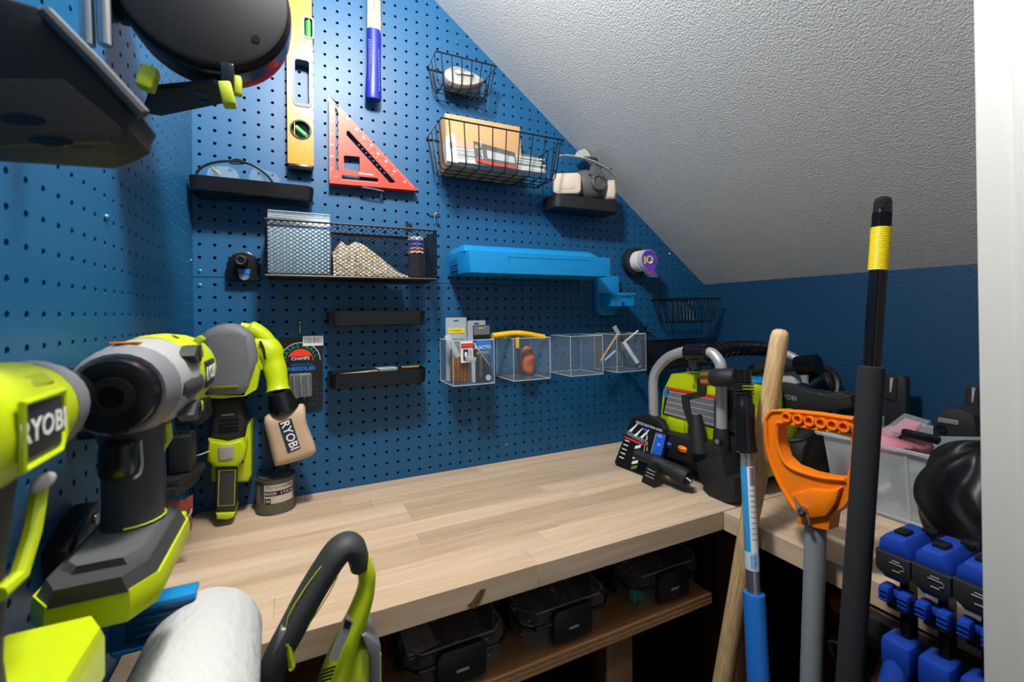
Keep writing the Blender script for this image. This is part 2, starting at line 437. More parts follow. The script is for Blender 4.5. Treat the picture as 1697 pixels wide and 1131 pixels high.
for i in range(nrow):
    x = XL + .05; L = r2.uniform(5, 16)
    while x < XR - .05:
        xe = min(x + L, XR - .05)
        if XR - xe < 3: xe = XR - .05
        h = r2.uniform(-.006, 0); B().bx((x + .004, yb[i] - .004, -TB), (xe - .004, yb[i + 1] + .004, h), .015, 1).done('stave', BIRCH, wt)
        x = xe; L = r2.uniform(9, 26)
kp = at(791, 993, y=-17.96)
B().plate([(kp.x + dx, kp.z - ZB + dz) for dx, dz in ((-.62, -.2), (-.2, -.5), (.1, -.3), (.32, .0), (.5, .42), (.2, .46), (-.1, .2), (-.3, -.05))], -17.955, -17.972, 'xz').done('knot', mat('knot_wood', '6b4a2c', .5, var=.5, vscale=40), wt)
wg = thing('worktop_wing', 'pale birch butcher-block worktop along the side wall, under the storage bin', 'worktop', (35.6, -18, ZB))
nx = 10; xs = [k * (18.85 / nx) for k in range(nx + 1)]
for i in range(nx):
    y = -.02; L = r2.uniform(3, 9)
    while y > -15.95:
        ye = max(y - L, -15.95)
        if ye + 15.95 < 2: ye = -15.95
        B().bx((xs[i] + .004, y - .004, -TB), (xs[i + 1] - .004, ye + .004, r2.uniform(-.006, 0)), .015, 1).done('stave', BIRCHY, wg)
        y = ye; L = r2.uniform(6, 14)
sh = thing('plywood_shelf', 'plywood shelf under the worktop carrying clear organizer cases', 'shelf', (0, 0, -24.1))
for k in range(5):
    B().bx((0, -17.2 + .01 * (k % 2), -.72 + .144 * k), (35.2, -.4, -.72 + .144 * (k + 1) - .003)).done('veneer_ply', PLY if k % 2 == 0 else mat('ply_core', '8a6a48', .7, var=.3, vscale=30), sh)
lg = thing('bench_frame', 'dark wooden frame holding up the worktop', 'frame', (0, 0, -53.6))
for x, y in ((38.9, -16.4), (52.5, -33), (52.5, -17)):
    B().bx((x, y, 0), (x + 1.5, y + 3.4, 53.6 + ZB - TB - .02), .06).done('post', PINE, lg)
B().bx((40.5, -2, 26.0), (52.5, -.6, 29.4), .06).done('rail', PINE, lg)
for x in (1.0, 25.5):
    B().bx((x, -16.9, 0), (x + 2.2, -15.2, 53.6 - 24.84), .06).done('post', PINE, lg)
# ---------------------------------------------------------------- tools and holders on the back wall
# spirit level
YEL = mat('yellow_level_enamel', 'd07f08', .3, coat=.2)
t = thing('spirit_level', 'yellow box-beam spirit level with green vials hanging beside the hammer', 'level', (7.18, 0, 9.9))
x0, x1, zb_, zt = 6.2, 8.14, 9.95, 33.9
hh = at(501, 136, y=-1.05); vial = at(498.5, 215, y=-1.05); tv = at(511, 46, y=-1.05)
hole = [(hh.x + a, hh.z + c) for a, c in rr(1.42, 4.0, .35)]
WB(t).plate([(x0, zb_), (x1, zb_), (x1, zt), (x0, zt)], -.15, -1.05, 'xz',
            holes=[hole, [(vial.x + a, vial.z + c) for a, c in circ(.8, 24)], [(tv.x + a, tv.z + c) for a, c in rr(.78, 1.75, .2)]]).done('beam', YEL, t)
WB(t).plate([(hh.x + a, hh.z + c) for a, c in rr(1.5, 4.1, .38)], -.1, -1.12, 'xz', holes=[[(hh.x + a, hh.z + c) for a, c in rr(1.08, 3.6, .25)]]).done('hand_hole_grip', GREYP, t)
v = WB(t).plate([(vial.x + a, vial.z + c) for a, c in circ(.82, 24)], -.2, -1.1, 'xz', holes=[[(vial.x + a, vial.z + c) for a, c in circ(.7, 24)]]).done('vial_ring', BLACK, t)
GV = mat('green_vial', '35b548', .2, emit=0)
d = Vector((cos(radians(-38)), 0, sin(radians(-38)))) * .5
WB(t).cyl(Vector((vial.x, -.7, vial.z)) - d, Vector((vial.x, -.7, vial.z)) + d, .2).done('vial', GV, t)
WB(t).cyl((vial.x, -.3, vial.z), (vial.x, -.34, vial.z), .72).done('vial_back', mat('vial_back', '8a8f70', .5), t)
WB(t).plate([(tv.x + a, tv.z + c) for a, c in rr(.86, 1.85, .22)], -.1, -1.1, 'xz', holes=[[(tv.x + a, tv.z + c) for a, c in rr(.6, 1.55, .15)]]).done('vial_frame', GREYP, t)
WB(t).cyl((tv.x, -.7, tv.z - .72), (tv.x, -.7, tv.z + .72), .22).done('vial', GV, t)
for z_ in (zb_ - .42,):
    WB(t).bx((x0 + .06, -.16, z_), (x1 - .06, -1.03, zb_ + .03), .06).done('end_cap', BLACK, t)
b = WB(t)
for k in range(int((zt - zb_) / .25)):
    b.bx((x0 + .14, -1.045, zb_ + .2 + k * .25), (x0 + .14 + (.2 if k % 4 == 0 else .11), -1.056, zb_ + .215 + k * .25))
b.done('scale_marks', mat('scale_brown', 'a8660a', .5), t, kind='stuff')
b = WB(t)
for xx in (x0 + .5, x1 - .28): b.bx((xx, -1.04, zb_), (xx + .05, -1.075, zt))
b.done('beam_rib', YEL, t)

# hammer
t = thing('claw_hammer', 'hickory hammer with blue dipped grip hanging head up', 'hammer', (13.1, 0, 16.4))
HICK = mat('hickory', 'd9b98a', .45, var=.15, vscale=10, stretch=(12, 12, 1))
BLUG = mat('blue_grip', '18258a', .38)
yh = -.95
def hring(z, w, d, cx): return [(cx + w / 2 * cos(2 * pi * k / 20), yh + d / 2 * sin(2 * pi * k / 20), z) for k in range(20)]
WB(t).loft([hring(z, w, d, cx) for z, w, d, cx in ((16.38, 1.0, .7, 13.0), (16.45, 1.3, .95, 13.0), (16.6, 1.38, 1.0, 13.0), (17.6, 1.36, 1.0, 13.02), (19.2, 1.2, .95, 13.05), (20.5, 1.2, .92, 13.08), (21.6, 1.22, .92, 13.1), (22.6, 1.2, .92, 13.1))]).done('grip', BLUG, t)
WB(t).loft([hring(z, w, d, cx) for z, w, d, cx in ((21.4, 1.18, .88, 13.1), (23, 1.19, .88, 13.12), (26, 1.12, .85, 13.13), (28.2, 1.05, .85, 13.13))]).done('handle', HICK, t)
b = WB(t)  # waffle print on the grip sides
for sx in (-.36, .33):
    for k in range(22):
        for j in range(2):
            z = (17.9 if sx < 0 else 17.2) + k * .17; x = 13.04 + sx + j * .14 - .05
            b.box((x, yh - .41 + .1 * abs(x - 13.04), z), (.06, .05, .06))
b.done('grip_texture', mat('grip_pattern', '8f8fae', .5), t, kind='stuff')
textw(t, 'AMERICAN HICKORY', wallM(13.1, 25.0, yh - .445, 90), .17, PBLACK)
b = WB(t); b.box((13.13, yh, 28.6), (1.3, 1.0, 1.1), .15); b.cyl((13.1, yh, 28.6), (13.1, yh - 2.2, 28.6), .5, .55); b.done('hammer_head', STEEL, t)
b = WB(t)
for s in (-.3, .3): b.tube(spl([(13.13 + s, yh + .4, 28.7), (13.13 + s, yh + .7, 28.6)], 4), [.25] + [.2] * 3 + [.15], 8)
b.done('claw', STEEL, t)

# speed square
RED = mat('red_anodised', 'cf3a28', .38, .15)
t = thing('speed_square', 'red triangular speed square with white scale marks resting on a peg hook', 'square', (9.4, 0, 8.8))
def sq(px, py): q = at(440 + px * .30075, py * .30075, y=-.62); return (q.x, q.z)
slot = [sq(382, 575), sq(403, 575)] + [sq(403 - (6 if k % 2 else 0), 590 + k * 21) for k in range(17)] + [sq(400, 938), sq(382, 938)]
WB(t).plate([sq(349, 526), sq(352, 1003), sq(832, 1044), sq(826, 1036)], -.52, -.66, 'xz',
            holes=[slot, [sq(*p) for p in ((446, 722), (460, 722), (716, 1004), (700, 1010), (684, 1008), (446, 746))],
                   [sq(*p) for p in ((436, 858), (514, 864), (519, 870), (519, 944), (512, 947), (436, 936), (431, 930), (431, 864))],
                   [sq(*p) for p in ((424, 964), (614, 982), (621, 988), (621, 1002), (614, 1003), (424, 987), (420, 980), (420, 968))]]).done('blade', RED, t)
a0, a1 = sq(352, 1003), sq(832, 1044)
WB(t).plate([(a0[0], a0[1] + .1), (a1[0], a1[1] + .02), (a1[0] - .05, a1[1] - .22), (a0[0], a0[1] - .2)], -.12, -1.02, 'xz').done('fence', RED, t)
b = WB(t)
A, C_, D = [Vector((q[0], -.668, q[1])) for q in (sq(349, 526), sq(352, 1003), sq(832, 1044))]
for k in range(1, 55):
    p = A.lerp(C_, k / 56); L = .24 if k % 8 == 0 else .15 if k % 4 == 0 else .09
    b.bx((p.x + .02, -.66, p.z - .008), (p.x + .02 + L, -.668, p.z + .008))
n_ = (Vector((C_.x, 0, C_.z)) - (A + D) / 2); n_.y = 0; n_.normalize()
for k in range(2, 88):
    p = A.lerp(D, k / 90); L = .26 if k % 10 == 0 else .18 if k % 5 == 0 else .1
    b.tube([p + n_ * .05 + Vector((0, .004, 0)), p + n_ * (.05 + L) + Vector((0, .004, 0))], .011, 4)
for k in range(30):
    p = Vector(sq(424 + k * 6.7, 990 + k * .62)); b.bx((p.x, -.66, p.y - .06 - .05 * (k % 4 == 0)), (p.x + .014, -.668, p.y + .03))
for (px, py, dx, dz) in [(480 + 22 * k, 770 + 24 * k, .16, -.17) for k in range(10)] + [(470 + 20 * k, 800 + 22 * k, .12, -.12) for k in range(8)]:
    p = Vector(sq(px + 40, py)); b.bx((p.x, -.66, p.y - .012), (p.x + .13, -.668, p.y + .012))
b.done('scale_marks', PWHITE, t, kind='stuff')
for s_, px, py in [('1', 366, 927), ('2', 368, 862), ('3', 368, 798), ('4', 368, 740), ('5', 368, 672), ('6', 372, 605)]:
    q = sq(px, py); textw(t, s_, wallM(q[0], q[1], -.668, 90), .22, PWHITE)
for s_, px, py in [('70', 448, 657), ('60', 500, 715), ('50', 540, 760), ('45', 581, 803), ('40', 620, 848), ('30', 662, 890), ('20', 708, 945), ('10', 765, 1003)]:
    q = sq(px, py); textw(t, s_, wallM(q[0], q[1], -.668, -44), .2, PWHITE)
q = sq(553, 960); textw(t, 'Milwaukee', wallM(q[0], q[1], -.668, 2), .2, PWHITE, shear=.2)
q = sq(388, 975); textw(t, 'PIVOT', wallM(q[0], q[1], -.668, 0), .08, PWHITE)

# peg hooks
def peg_hook(name, label, x, z, y1, double=True, tip=.5, group=None):
    t = thing(name, label, 'hook', (x, 0, z), group=group)
    b = WB(t)
    b.tube(spl([(x, -.1, z), (x, -.4 * abs(y1), z), (x, y1 + .25, z + .02), (x, y1, z + .12), (x, y1 - .2, z + tip)], 5), .065, 8)
    b.done('prong', STEEL, t)
    b = WB(t)
    if double: b.tube(spl([(x - .5, .15, z + .05), (x - .5, -.12, z - .02), (x - .3, -.16, z - .08), (x + .3, -.16, z - .08), (x + .5, -.12, z - .02), (x + .5, .15, z + .05)], 4), .06, 8)
    b.tube([(x, -.14, z + .02), (x, -.16, z - .85)], .06, 8)
    b.done('brace', STEEL, t)
    return t
p = at(720, 356, y=-.1); peg_hook('peg_hook', 'small empty steel peg hook between speed square and wire basket', p.x, p.z, -1.5)
h = at(617, 311, y=-.9)
t = thing('peg_hook', 'wide steel peg hook under the red speed square', 'hook', (h.x, 0, h.z))
WB(t).tube(spl([(h.x - .95, .1, h.z + .1), (h.x - .95, -.7, h.z - .12), (h.x - .75, -.98, h.z - .1), (h.x + .75, -.98, h.z - .22), (h.x + .95, -.8, h.z - .25), (h.x + .95, .1, h.z - .1)], 5), .075, 8).done('prong', STEEL, t)
WB(t).tube([(h.x + .85, -.2, h.z - .2), (h.x + .85, -.2, h.z - .75)], .07, 8).done('brace', STEEL, t)

# shallow black trays
def tray(label, x0, x1, y1, z0, z1, m=BLACK, r=.7):
    t = thing('pegboard_tray', label, 'tray', ((x0 + x1) / 2, 0, z0)); w = x1 - x0; d = -y1 - .05; cx = (x0 + x1) / 2; cy = (y1 - .05) / 2
    def ring(ins, z, ins2=0):
        out = []
        for px, py in rr(w - 2 * ins, d - 2 * ins, max(r - ins, .1), 5, cx, cy): out.append((px, min(py, -.05 - ins), z))
        return out
    rings = [ring(.18, z0), ring(.1, z0 + .06), ring(.06, z0 + .1), ring(0, z1 - .06), ring(.0, z1), ring(.07, z1), ring(.1, z1 - .1), ring(.16, z0 + .14)]
    WB(t).loft(rings).done('tray_shell', m, t)
    for xx in (x0 + .9, x1 - .9): WB(t).tube([(xx, -.06, z1 - .1), (xx, .12, z1 - .06), (xx, .17, z1 + .12)], .07, 6).done('peg', m, t)
    return t
tray('glossy black tray under the safety glasses', -.22, 8.08, -2.9, 6.6, 7.75)
tray('empty glossy black tray below the mesh basket', 9.0, 17.08, -2.9, -3.42, -2.2)
tray('glossy black tray holding pencil leads and a small clear box', 9.0, 17.08, -2.95, -8.5, -7.25)
tray('matte black tray under the grey respirator', 30.3, 38.35, -3.1, 8.2, 9.5, BLACKM)
# contents of the lower tray
t = thing('pencil_lead_pack', 'thin white pack lying in the black tray', 'pack', (10.7, -1.6, -8.3))
WB(t).box((11.1, -1.9, -7.42), (3.6, .8, .12), .03, T=Euler((0, -.04, .05)).to_matrix()).done('sleeve', mat('pale_sleeve', 'c7bdb0', .5), t)
WB(t).box((12.6, -1.9, -7.33), (.7, .82, .13), .03, T=Euler((0, -.04, .05)).to_matrix()).done('label_band', mat('tan_band', 'a08050', .5), t)
t = thing('small_box', 'small clear lidded box in the black tray', 'box', (13.7, -1.7, -8.36))
WB(t).box((13.75, -1.7, -7.75), (1.55, 1.5, 1.15), .06, T=Euler((0, 0, .1)).to_matrix()).done('case', clear_mat('greenish_case', '9fb3aa', .5, .1, .8), t)
WB(t).box((13.75, -1.7, -7.15), (1.6, 1.55, .12), .04, T=Euler((0, 0, .1)).to_matrix()).done('lid', clear_mat('greenish_lid', 'b8c4c2', .6, .1, .85), t)
t = thing('carpenter_pencil', 'brass coloured pencil lying in the black tray', 'pencil', (15.9, -1.5, -8.0))
WB(t).box((16.0, -1.0, -7.25), (1.6, .28, .16), .04).done('barrel', mat('pencil_brass', 'a37a28', .4), t)

# safety glasses on the tray
t = thing('safety_glasses', 'clear safety glasses with black temples lying in the tray', 'glasses', (3.5, -1.5, 7.7))
def g(u, v, y=-1.7): return at(300 + u * .2593, 230 + v * .2593, y=y)
WB(t).tube(spl([g(95, 225), g(130, 185), g(200, 155), g(300, 143), g(400, 150), g(480, 180), g(545, 228), g(590, 285, -2)], 6), .1, 8).done('temple', BLACK, t)
WB(t).tube(spl([g(310, 150), g(350, 132), g(400, 145), g(395, 160), g(330, 160)], 5, True), .06, 6).done('temple_knot', BLACK, t)
LENS = clear_mat('lens', 'c9dbe2', .12, .05, .45)
for nm, pts in (('lens', [(165, 228), (180, 195), (240, 180), (330, 182), (360, 215), (372, 250), (300, 262), (170, 255)]), ('lens', [(430, 245), (460, 200), (520, 200), (600, 222), (640, 262), (600, 290), (450, 275)])):
    P = [g(*p, y=-1.4) for p in pts]; b = WB(t); b.loft([[(p.x, -1.4 - .25 * sin(k), p.z) for k, p in enumerate(P)], [(p.x, -1.46 - .25 * sin(k), p.z) for k, p in enumerate(P)]]); b.done(nm, LENS, t)
q0, q1 = g(200, 185), g(250, 228); WB(t).tube([q0, q1], .07, 6).done('nose_arm', mat('amber', 'b98432', .4), t)

# mesh basket and contents
t = thing('mesh_basket', 'long black diamond-mesh basket on the pegboard above the seam', 'basket', (11.2, 0, .4))
MX0, MX1, MY, MZ0, MZ1 = 4.72, 17.7, -4.1, .5, 4.68
b = WB(t); b.tube([(MX0, -.1, MZ1), (MX1, -.1, MZ1), (MX1, MY, MZ1), (MX0, MY, MZ1)], .085, 6, True); b.done('rim', WIRE, t)
b = WB(t); b.tube([(MX0, -.1, MZ0), (MX1, -.1, MZ0), (MX1, MY, MZ0), (MX0, MY, MZ0)], .1, 6, True); b.done('bottom_rim', WIRE, t)
def diamond(b, p0, du, dv, U, V, cu=.44, cv=.56, r=.036):
    nu, nv = round(U / cu), round(V / cv) * 2; du, dv = Vector(du), Vector(dv); su, sv = U / nu, V / nv
    for i in range(nu):
        for sgn in (-1, 1):
            b.tube([Vector(p0) + du * (su * (i + .5) + sgn * su * .5 * (1 if j % 2 else -1) * .92) + dv * (sv * j) for j in range(nv + 1)], r, 4)
for nm, args in (('front_mesh', ((MX0, MY, MZ0), (1, 0, 0), (0, 0, 1), MX1 - MX0, MZ1 - MZ0)), ('back_mesh', ((MX0, -.1, MZ0), (1, 0, 0), (0, 0, 1), MX1 - MX0, MZ1 - MZ0)),
                 ('side_mesh', ((MX0, MY, MZ0), (0, 1, 0), (0, 0, 1), -MY - .1, MZ1 - MZ0)), ('side_mesh', ((MX1, MY, MZ0), (0, 1, 0), (0, 0, 1), -MY - .1, MZ1 - MZ0)),
                 ('bottom_mesh', ((MX0, MY, MZ0), (1, 0, 0), (0, 1, 0), MX1 - MX0, -MY - .1))):
    b = WB(t); diamond(b, *args); b.done(nm, WIRE, t, smooth=0, kind='stuff')
h = at(300 + 1457 * .2593, 230 + 565 * .2593, y=-.1)
WB(t).plate([(h.x + a, h.z + c) for a, c in rr(.6, .7, .05)], -.06, -.12, 'xz', holes=[[(h.x + a, h.z + c) for a, c in circ(.17, 12)]]).done('hanger', WIRE, t)
def crumple(t, name, m, x0, x1, y0, y1, zf, z0, amp, seed, n=26, k=10):
    r_ = random.Random(seed); ph = [(r_.uniform(.5, 3), r_.uniform(.5, 3), r_.uniform(0, 6)) for _ in range(k)]
    top = []; 
    for j in range(k + 1):
        row = []
        for i in range(n + 1):
            u, v = i / n, j / k; x = x0 + (x1 - x0) * u; y = y0 + (y1 - y0) * v
            e = sin(pi * v) ** .35 if 0 < v < 1 else 0
            z = z0 + max(0, zf(u) - z0) * e + amp * e * sum(sin(a * x * 1.6 + c * y * 1.6 + p) for a, c, p in ph[:5]) / 3
            row.append((x, y + amp * .6 * sin(3 * x + z), max(z, z0)))
        top.append(row)
    b = WB(t); vs = [p for r in top for p in r]; m_ = n + 1
    fs = [(j * m_ + i, j * m_ + i + 1, (j + 1) * m_ + i + 1, (j + 1) * m_ + i) for j in range(k) for i in range(n)]
    b._add(vs, fs); base = [(p[0], p[1], z0 - .02) for p in vs]
    b._add([(x0, y0, z0 - .02), (x1, y0, z0 - .02), (x1, y1, z0 - .02), (x0, y1, z0 - .02)], [(0, 1, 2, 3)])
    return b.done(name, m, t, smooth=60)
t = thing('zip_bag', 'clear zip bag of pale blue face masks standing in the mesh basket', 'bag', (7, -2, .65))
MASKB = mat('pale_blue_cloth', 'a9cbdc', .7, bump=.4, bscale=6)
b = WB(t)
for k in range(7):
    b.box((7.0 + .04 * k, -3.75 + k * .42, 2.45), (4.3, .2, 3.5), .09, T=Euler((0, 0, .03 * (k % 3 - 1))).to_matrix())
b.done('face_masks', MASKB, t)
b = WB(t); P = [(4.85, -3.95), (9.2, -3.92), (9.25, -1.0), (4.88, -1.0)]
b.loft([[(p[0], p[1], .7) for p in P], [(p[0], p[1], 3.9) for p in P], [(p[0], -3.2 + (p[1] + 3.2) * .25, 5.15) for p in P], [(p[0], -3.2 + (p[1] + 3.2) * .05, 5.55) for p in P]])
b.done('bag_film', FILMM, t)
b = WB(t)
for z in (5.05, 5.2, 5.5): b.tube([(4.88, -3.35, z), (9.25, -3.32, z - .02)], .03, 4)
b.done('zip_strip', mat('zip_strip', '9fc3d4', .4), t)
t = thing('cotton_glove', 'crumpled cream work glove with brown stain in the mesh basket', 'glove', (11.5, -2, .65))
CREAM = mat('cream_cotton', 'd7cfbb', .85, bump=.5, bscale=10)
nt = CREAM.node_tree; n = nt.nodes
tn = n.new('ShaderNodeTexNoise'); tn.inputs['Scale'].default_value = 22; cr = n.new('ShaderNodeValToRGB'); cr.color_ramp.elements[0].position = .5; cr.color_ramp.elements[1].position = .62
cr.color_ramp.elements[0].color = lin('d9d2c0'); cr.color_ramp.elements[1].color = lin('a98a55')
nt.links.new(tn.outputs[0], cr.inputs[0]); nt.links.new(cr.outputs[0], n['Principled BSDF'].inputs['Base Color'])
def gz(u):
    P = [(0, 2.6), (.12, 3.6), (.2, 3.2), (.3, 3.5), (.45, 3.3), (.6, 2.6), (.75, 1.9), (.9, 1.1), (1, .8)]
    for (a, za), (c, zc) in zip(P, P[1:]):
        if a <= u <= c: return za + (zc - za) * (u - a) / (c - a)
crumple(t, 'cloth', CREAM, 9.4, 15.3, -3.85, -.8, gz, .65, .14, 4)
t = thing('pocket_torch', 'dark cylinder with red and blue label in the mesh basket', 'torch', (16, -2, .65))
WB(t).lathe([(.55, 0), (.6, .05), (.6, 2.1), (.62, 2.15), (.62, 3.3), (.5, 3.4)], (16.1, -3.2, .65), (0, 0, 1), 20).done('barrel', mat('torch_grey', '3a3c3e', .5), t)
WB(t).cyl((16.1, -3.2, 2.75), (16.1, -3.2, 4.15), .66).done('label_wrap', PWHITE, t)
for z, m in ((3.55, mat('label_navy', '2a3f8f', .5)), (3.2, mat('label_navy2', '3a4fa0', .5)), (2.92, PRED)):
    WB(t).cyl((16.1, -3.2, z), (16.1, -3.2, z + (.3 if z > 3 else .2)), .668).done('label_stripe', m, t)

# black sprung holder by the seam
t = thing('magnetic_holder', 'black printed tool holder with round blue magnet, straddling the seam', 'holder', (2.6, 0, .4))
c0 = at(403, 445, y=-1)
P = [(-1.15, -1.05), (1.1, -1.05), (1.15, .3), (.75, 1.0), (.3, 1.25), (-.3, 1.25), (-.75, 1.0), (-1.15, .3)]
WB(t).plate([(c0.x + a, c0.z + .1 + c) for a, c in P], -.05, -.8, 'xz', bev=.12).done('body', BLACK, t)
WB(t).cyl((c0.x - .1, -.75, c0.z + .55), (c0.x - .1, -1.7, c0.z + .55), .48, .4).done('clamp_boss', BLACK, t)
WB(t).tube([(c0.x - .1 + .3 * cos(a), -1.72, c0.z + .55 + .3 * sin(a)) for a in [k * pi / 8 for k in range(16)]], .1, 6, True).done('clamp_ring', BLACKM, t)
WB(t).cyl((c0.x + .05, -.8, c0.z - .55), (c0.x + .05, -.86, c0.z - .55), .36).done('magnet', mat('pale_steel', '7f9fb0', .35, .6), t)
WB(t).plate([(c0.x - .4, c0.z - .05), (c0.x + .5, c0.z - .05), (c0.x + .42, c0.z - .5), (c0.x + .15, c0.z - .38), (c0.x - .1, c0.z - .52), (c0.x - .35, c0.z - .3)], -.86, -.95, 'xz').done('blue_tab', mat('tab_blue', '2363b4', .4), t)

# wire baskets
def wire_basket(label, x0, x1, y1, zt, zb, ins, nw, nd, r=.055, back=-.08, bins=None):
    t = thing('wire_basket', label, 'basket', ((x0 + x1) / 2, 0, zb)); bi = ins if bins is None else bins
    b = WB(t); b.tube([(x0, back, zt - .05), (x1, back, zt - .05), (x1, y1, zt), (x0, y1, zt)], r * 1.35, 6, True); b.done('rim', WIRE, t)
    X0, X1, Y0, Y1 = x0 + ins, x1 - ins, back - bi, y1 + ins
    for k in range(nw):
        f = (k + .5) / nw; xt = x0 + (x1 - x0) * f; xb_ = X0 + (X1 - X0) * f
        WB(t).tube([(xt, y1, zt), (xb_, Y1, zb + .25), (xb_, Y1 + .2, zb), (xb_, Y0 - .15, zb), (xb_, Y0, zb + .25), (xt, back, zt)], r, 5).done('wire', WIRE, t)
    for k in range(nd):
        f = (k + .5) / nd; yt = back + (y1 - back) * f; yb_ = Y0 + (Y1 - Y0) * f
        WB(t).tube([(x0, yt, zt), (X0, yb_, zb + .25), (X0 + .2, yb_, zb), (X1 - .2, yb_, zb), (X1, yb_, zb + .25), (x1, yt, zt)], r, 5).done('wire', WIRE, t)
    return t
wire_basket('large black wire basket holding a cable-tie bag and cardboard box', 17.95, 30.15, -5.0, 14.15, 10.45, .45, 9, 4)
wire_basket('small black wire basket holding a chalk-line reel', 18.1, 23.95, -3.1, 20.85, 18.35, .35, 6, 3)
wire_basket('empty black wire basket in the corner below the sloped ceiling', 45.4, 52.6, -4.1, -1.0, -3.75, .5, 12, 3)
# cardboard box
CARD = mat('cardboard', 'b08a60', .75, bump=.1, bscale=20)
t = thing('cardboard_box', 'tan cardboard box leaning in the large wire basket', 'box', (22.5, -1.5, 10.6))
fx = frame((22.9, -1.55, 13.2), x=(1, 0, .02), z=(0, .1, 1))
B(inv(t) @ fx).box((0, 0, 0), (7.6, 2.2, 5.1), .04).done('carton', CARD, t)
B(inv(t) @ fx).box((-3.3, -1.12, 0), (.05, .03, 5.0)).done('flap_seam', mat('card_seam', 'a57f52', .8), t)
# cable ties
t = thing('cable_tie_bag', 'clear bag of white cable ties with black and red header in the wire basket', 'bag', (23.4, -3.6, 10.6))
fx = frame((23.75, -3.45, 11.8), x=(1, -.02, -.03), z=(0, .25, 1))
b = B(inv(t) @ fx); rt = random.Random(2)
for k in range(34):
    z = rt.uniform(-.85, .55); y = rt.uniform(-.3, .3); b.box((.2 + rt.uniform(-.2, .2), y, z), (9.4, .09, .14), T=Euler((0, rt.uniform(-.02, .02), rt.uniform(-.01, .01))).to_matrix())
b.done('cable_ties', mat('nylon_white', 'adb0aa', .4), t, kind='stuff')
B(inv(t) @ fx).loft([[(-5.0, y, z) for y, z in ((-.45, -1.0), (.45, -1.0), (.45, 1.2), (-.45, 1.2))], [(4.2, y, z) for y, z in ((-.5, -1.0), (.45, -1.0), (.45, .7), (-.5, .7))]]).done('bag_film', FILMM, t)
P = [(-5.1, -1.1), (-4.1, -1.2), (-4.1, 1.5), (-4.5, 1.75), (-5.0, 1.3)]
B(inv(t) @ fx).plate(P, -.5, -.56, 'xz', holes=[[(-4.6 + a, .5 + c) for a, c in rr(.3, .7, .1)]]).done('hang_tab', FROST, t)
B(inv(t) @ fx).plate([(-2.4, -.55), (1.7, -.75), (1.7, .75), (-2.4, 1.3)], -.5, -.54, 'xz').done('header_card', mat('header_grey', '4b4d4f', .5), t)
B(inv(t) @ fx).plate([(-2.4, -.75), (-2.2, -.35), (-1.6, -.62), (1.7, -.78), (1.7, -.95), (-1, -.95)], -.52, -.57, 'xz').done('red_band', PRED, t)
B(inv(t) @ fx).plate([(-1.2, .55), (1.55, .25), (1.55, -.4), (-1.2, -.3)], -.52, -.56, 'xz').done('info_panel', PGREY, t)
Mx = fx @ frame((-1.75, -.56, .45), x=(0, 0, 1), y=(-1, 0, 0)); textw(t, 'Cable Ties', Mx, .3, PWHITE)
Mx = fx @ frame((-2.15, -.56, .75), x=(0, 0, 1), y=(-1, 0, 0)); textw(t, '50', Mx, .26, PYEL)
# chalk line reel
t = thing('chalk_line_reel', 'worn white chalk-line reel lying in the small wire basket', 'reel', (20.9, -1.7, 18.5))
fx = frame((20.95, -1.6, 19.55), x=(1, -.15, -.12), z=(.05, .35, 1))
PLW = mat('worn_white', '93928c', .5, var=.2, vscale=12)
out = spl([(-1.7, .1, 0), (-1.2, .85, 0), (-.3, 1.1, 0), (1.0, .75, 0), (1.95, .2, 0), (1.95, -.2, 0), (.8, -.85, 0), (-.5, -1.05, 0), (-1.45, -.7, 0)], 4, True)
B(inv(t) @ fx).plate([(p.x, p.y) for p in out], -.55, .55, 'xz', bev=.18).done('case', PLW, t)
B(inv(t) @ fx).plate([(p.x * 1.02, p.y * 1.02) for p in out], -.12, .12, 'xz').done('case_seam', GREYP, t)
b = B(inv(t) @ fx); b.cyl((-.4, -.55, .25), (-.4, -.72, .25), .28); b.box((.3, -.7, .2), (1.4, .08, .22), .03); b.cyl((.95, -.7, .2), (.95, -.85, .2), .1); b.done('crank', SILV, t)

# respirator
t = thing('respirator', 'grey half-mask respirator with cream filters and strap resting in a black tray', 'respirator', (34.5, -1.6, 8.4))
RG = mat('respirator_grey', '565656', .4); RC = mat('filter_cream', 'b9ab9c', .6); RL = mat('strap_grey', 'b5b5ae', .6)
b = WB(t); cx, cy, cz = 35.2, -2.0, 10.7
def er(x, ry, rz, dy=0, dz=0): return [(x, cy + dy + ry * cos(2 * pi * k / 16), cz + dz + rz * sin(2 * pi * k / 16)) for k in range(16)]
b.loft([er(32.9, .5, .7), er(33.3, 1.0, 1.2), er(34.2, 1.3, 1.65), er(35.4, 1.5, 1.75, -.1), er(36.5, 1.2, 1.55), er(37.2, .9, 1.2)]); b.done('face_piece', RG, t)
WB(t).lathe([(.85, 0), (.85, .35), (.72, .45), (.7, .3), (.1, .3)], (35.3, -3.2, 10.7), (.1, -1, .1), 24).done('valve_cover', mat('valve_dark', '505052', .3), t)
WB(t).plate([(34.4, 11.2), (36.2, 11.2), (35.9, 12.6), (34.7, 12.6)], -2.9, -3.35, 'xz', bev=.1).done('front_plate', RG, t)
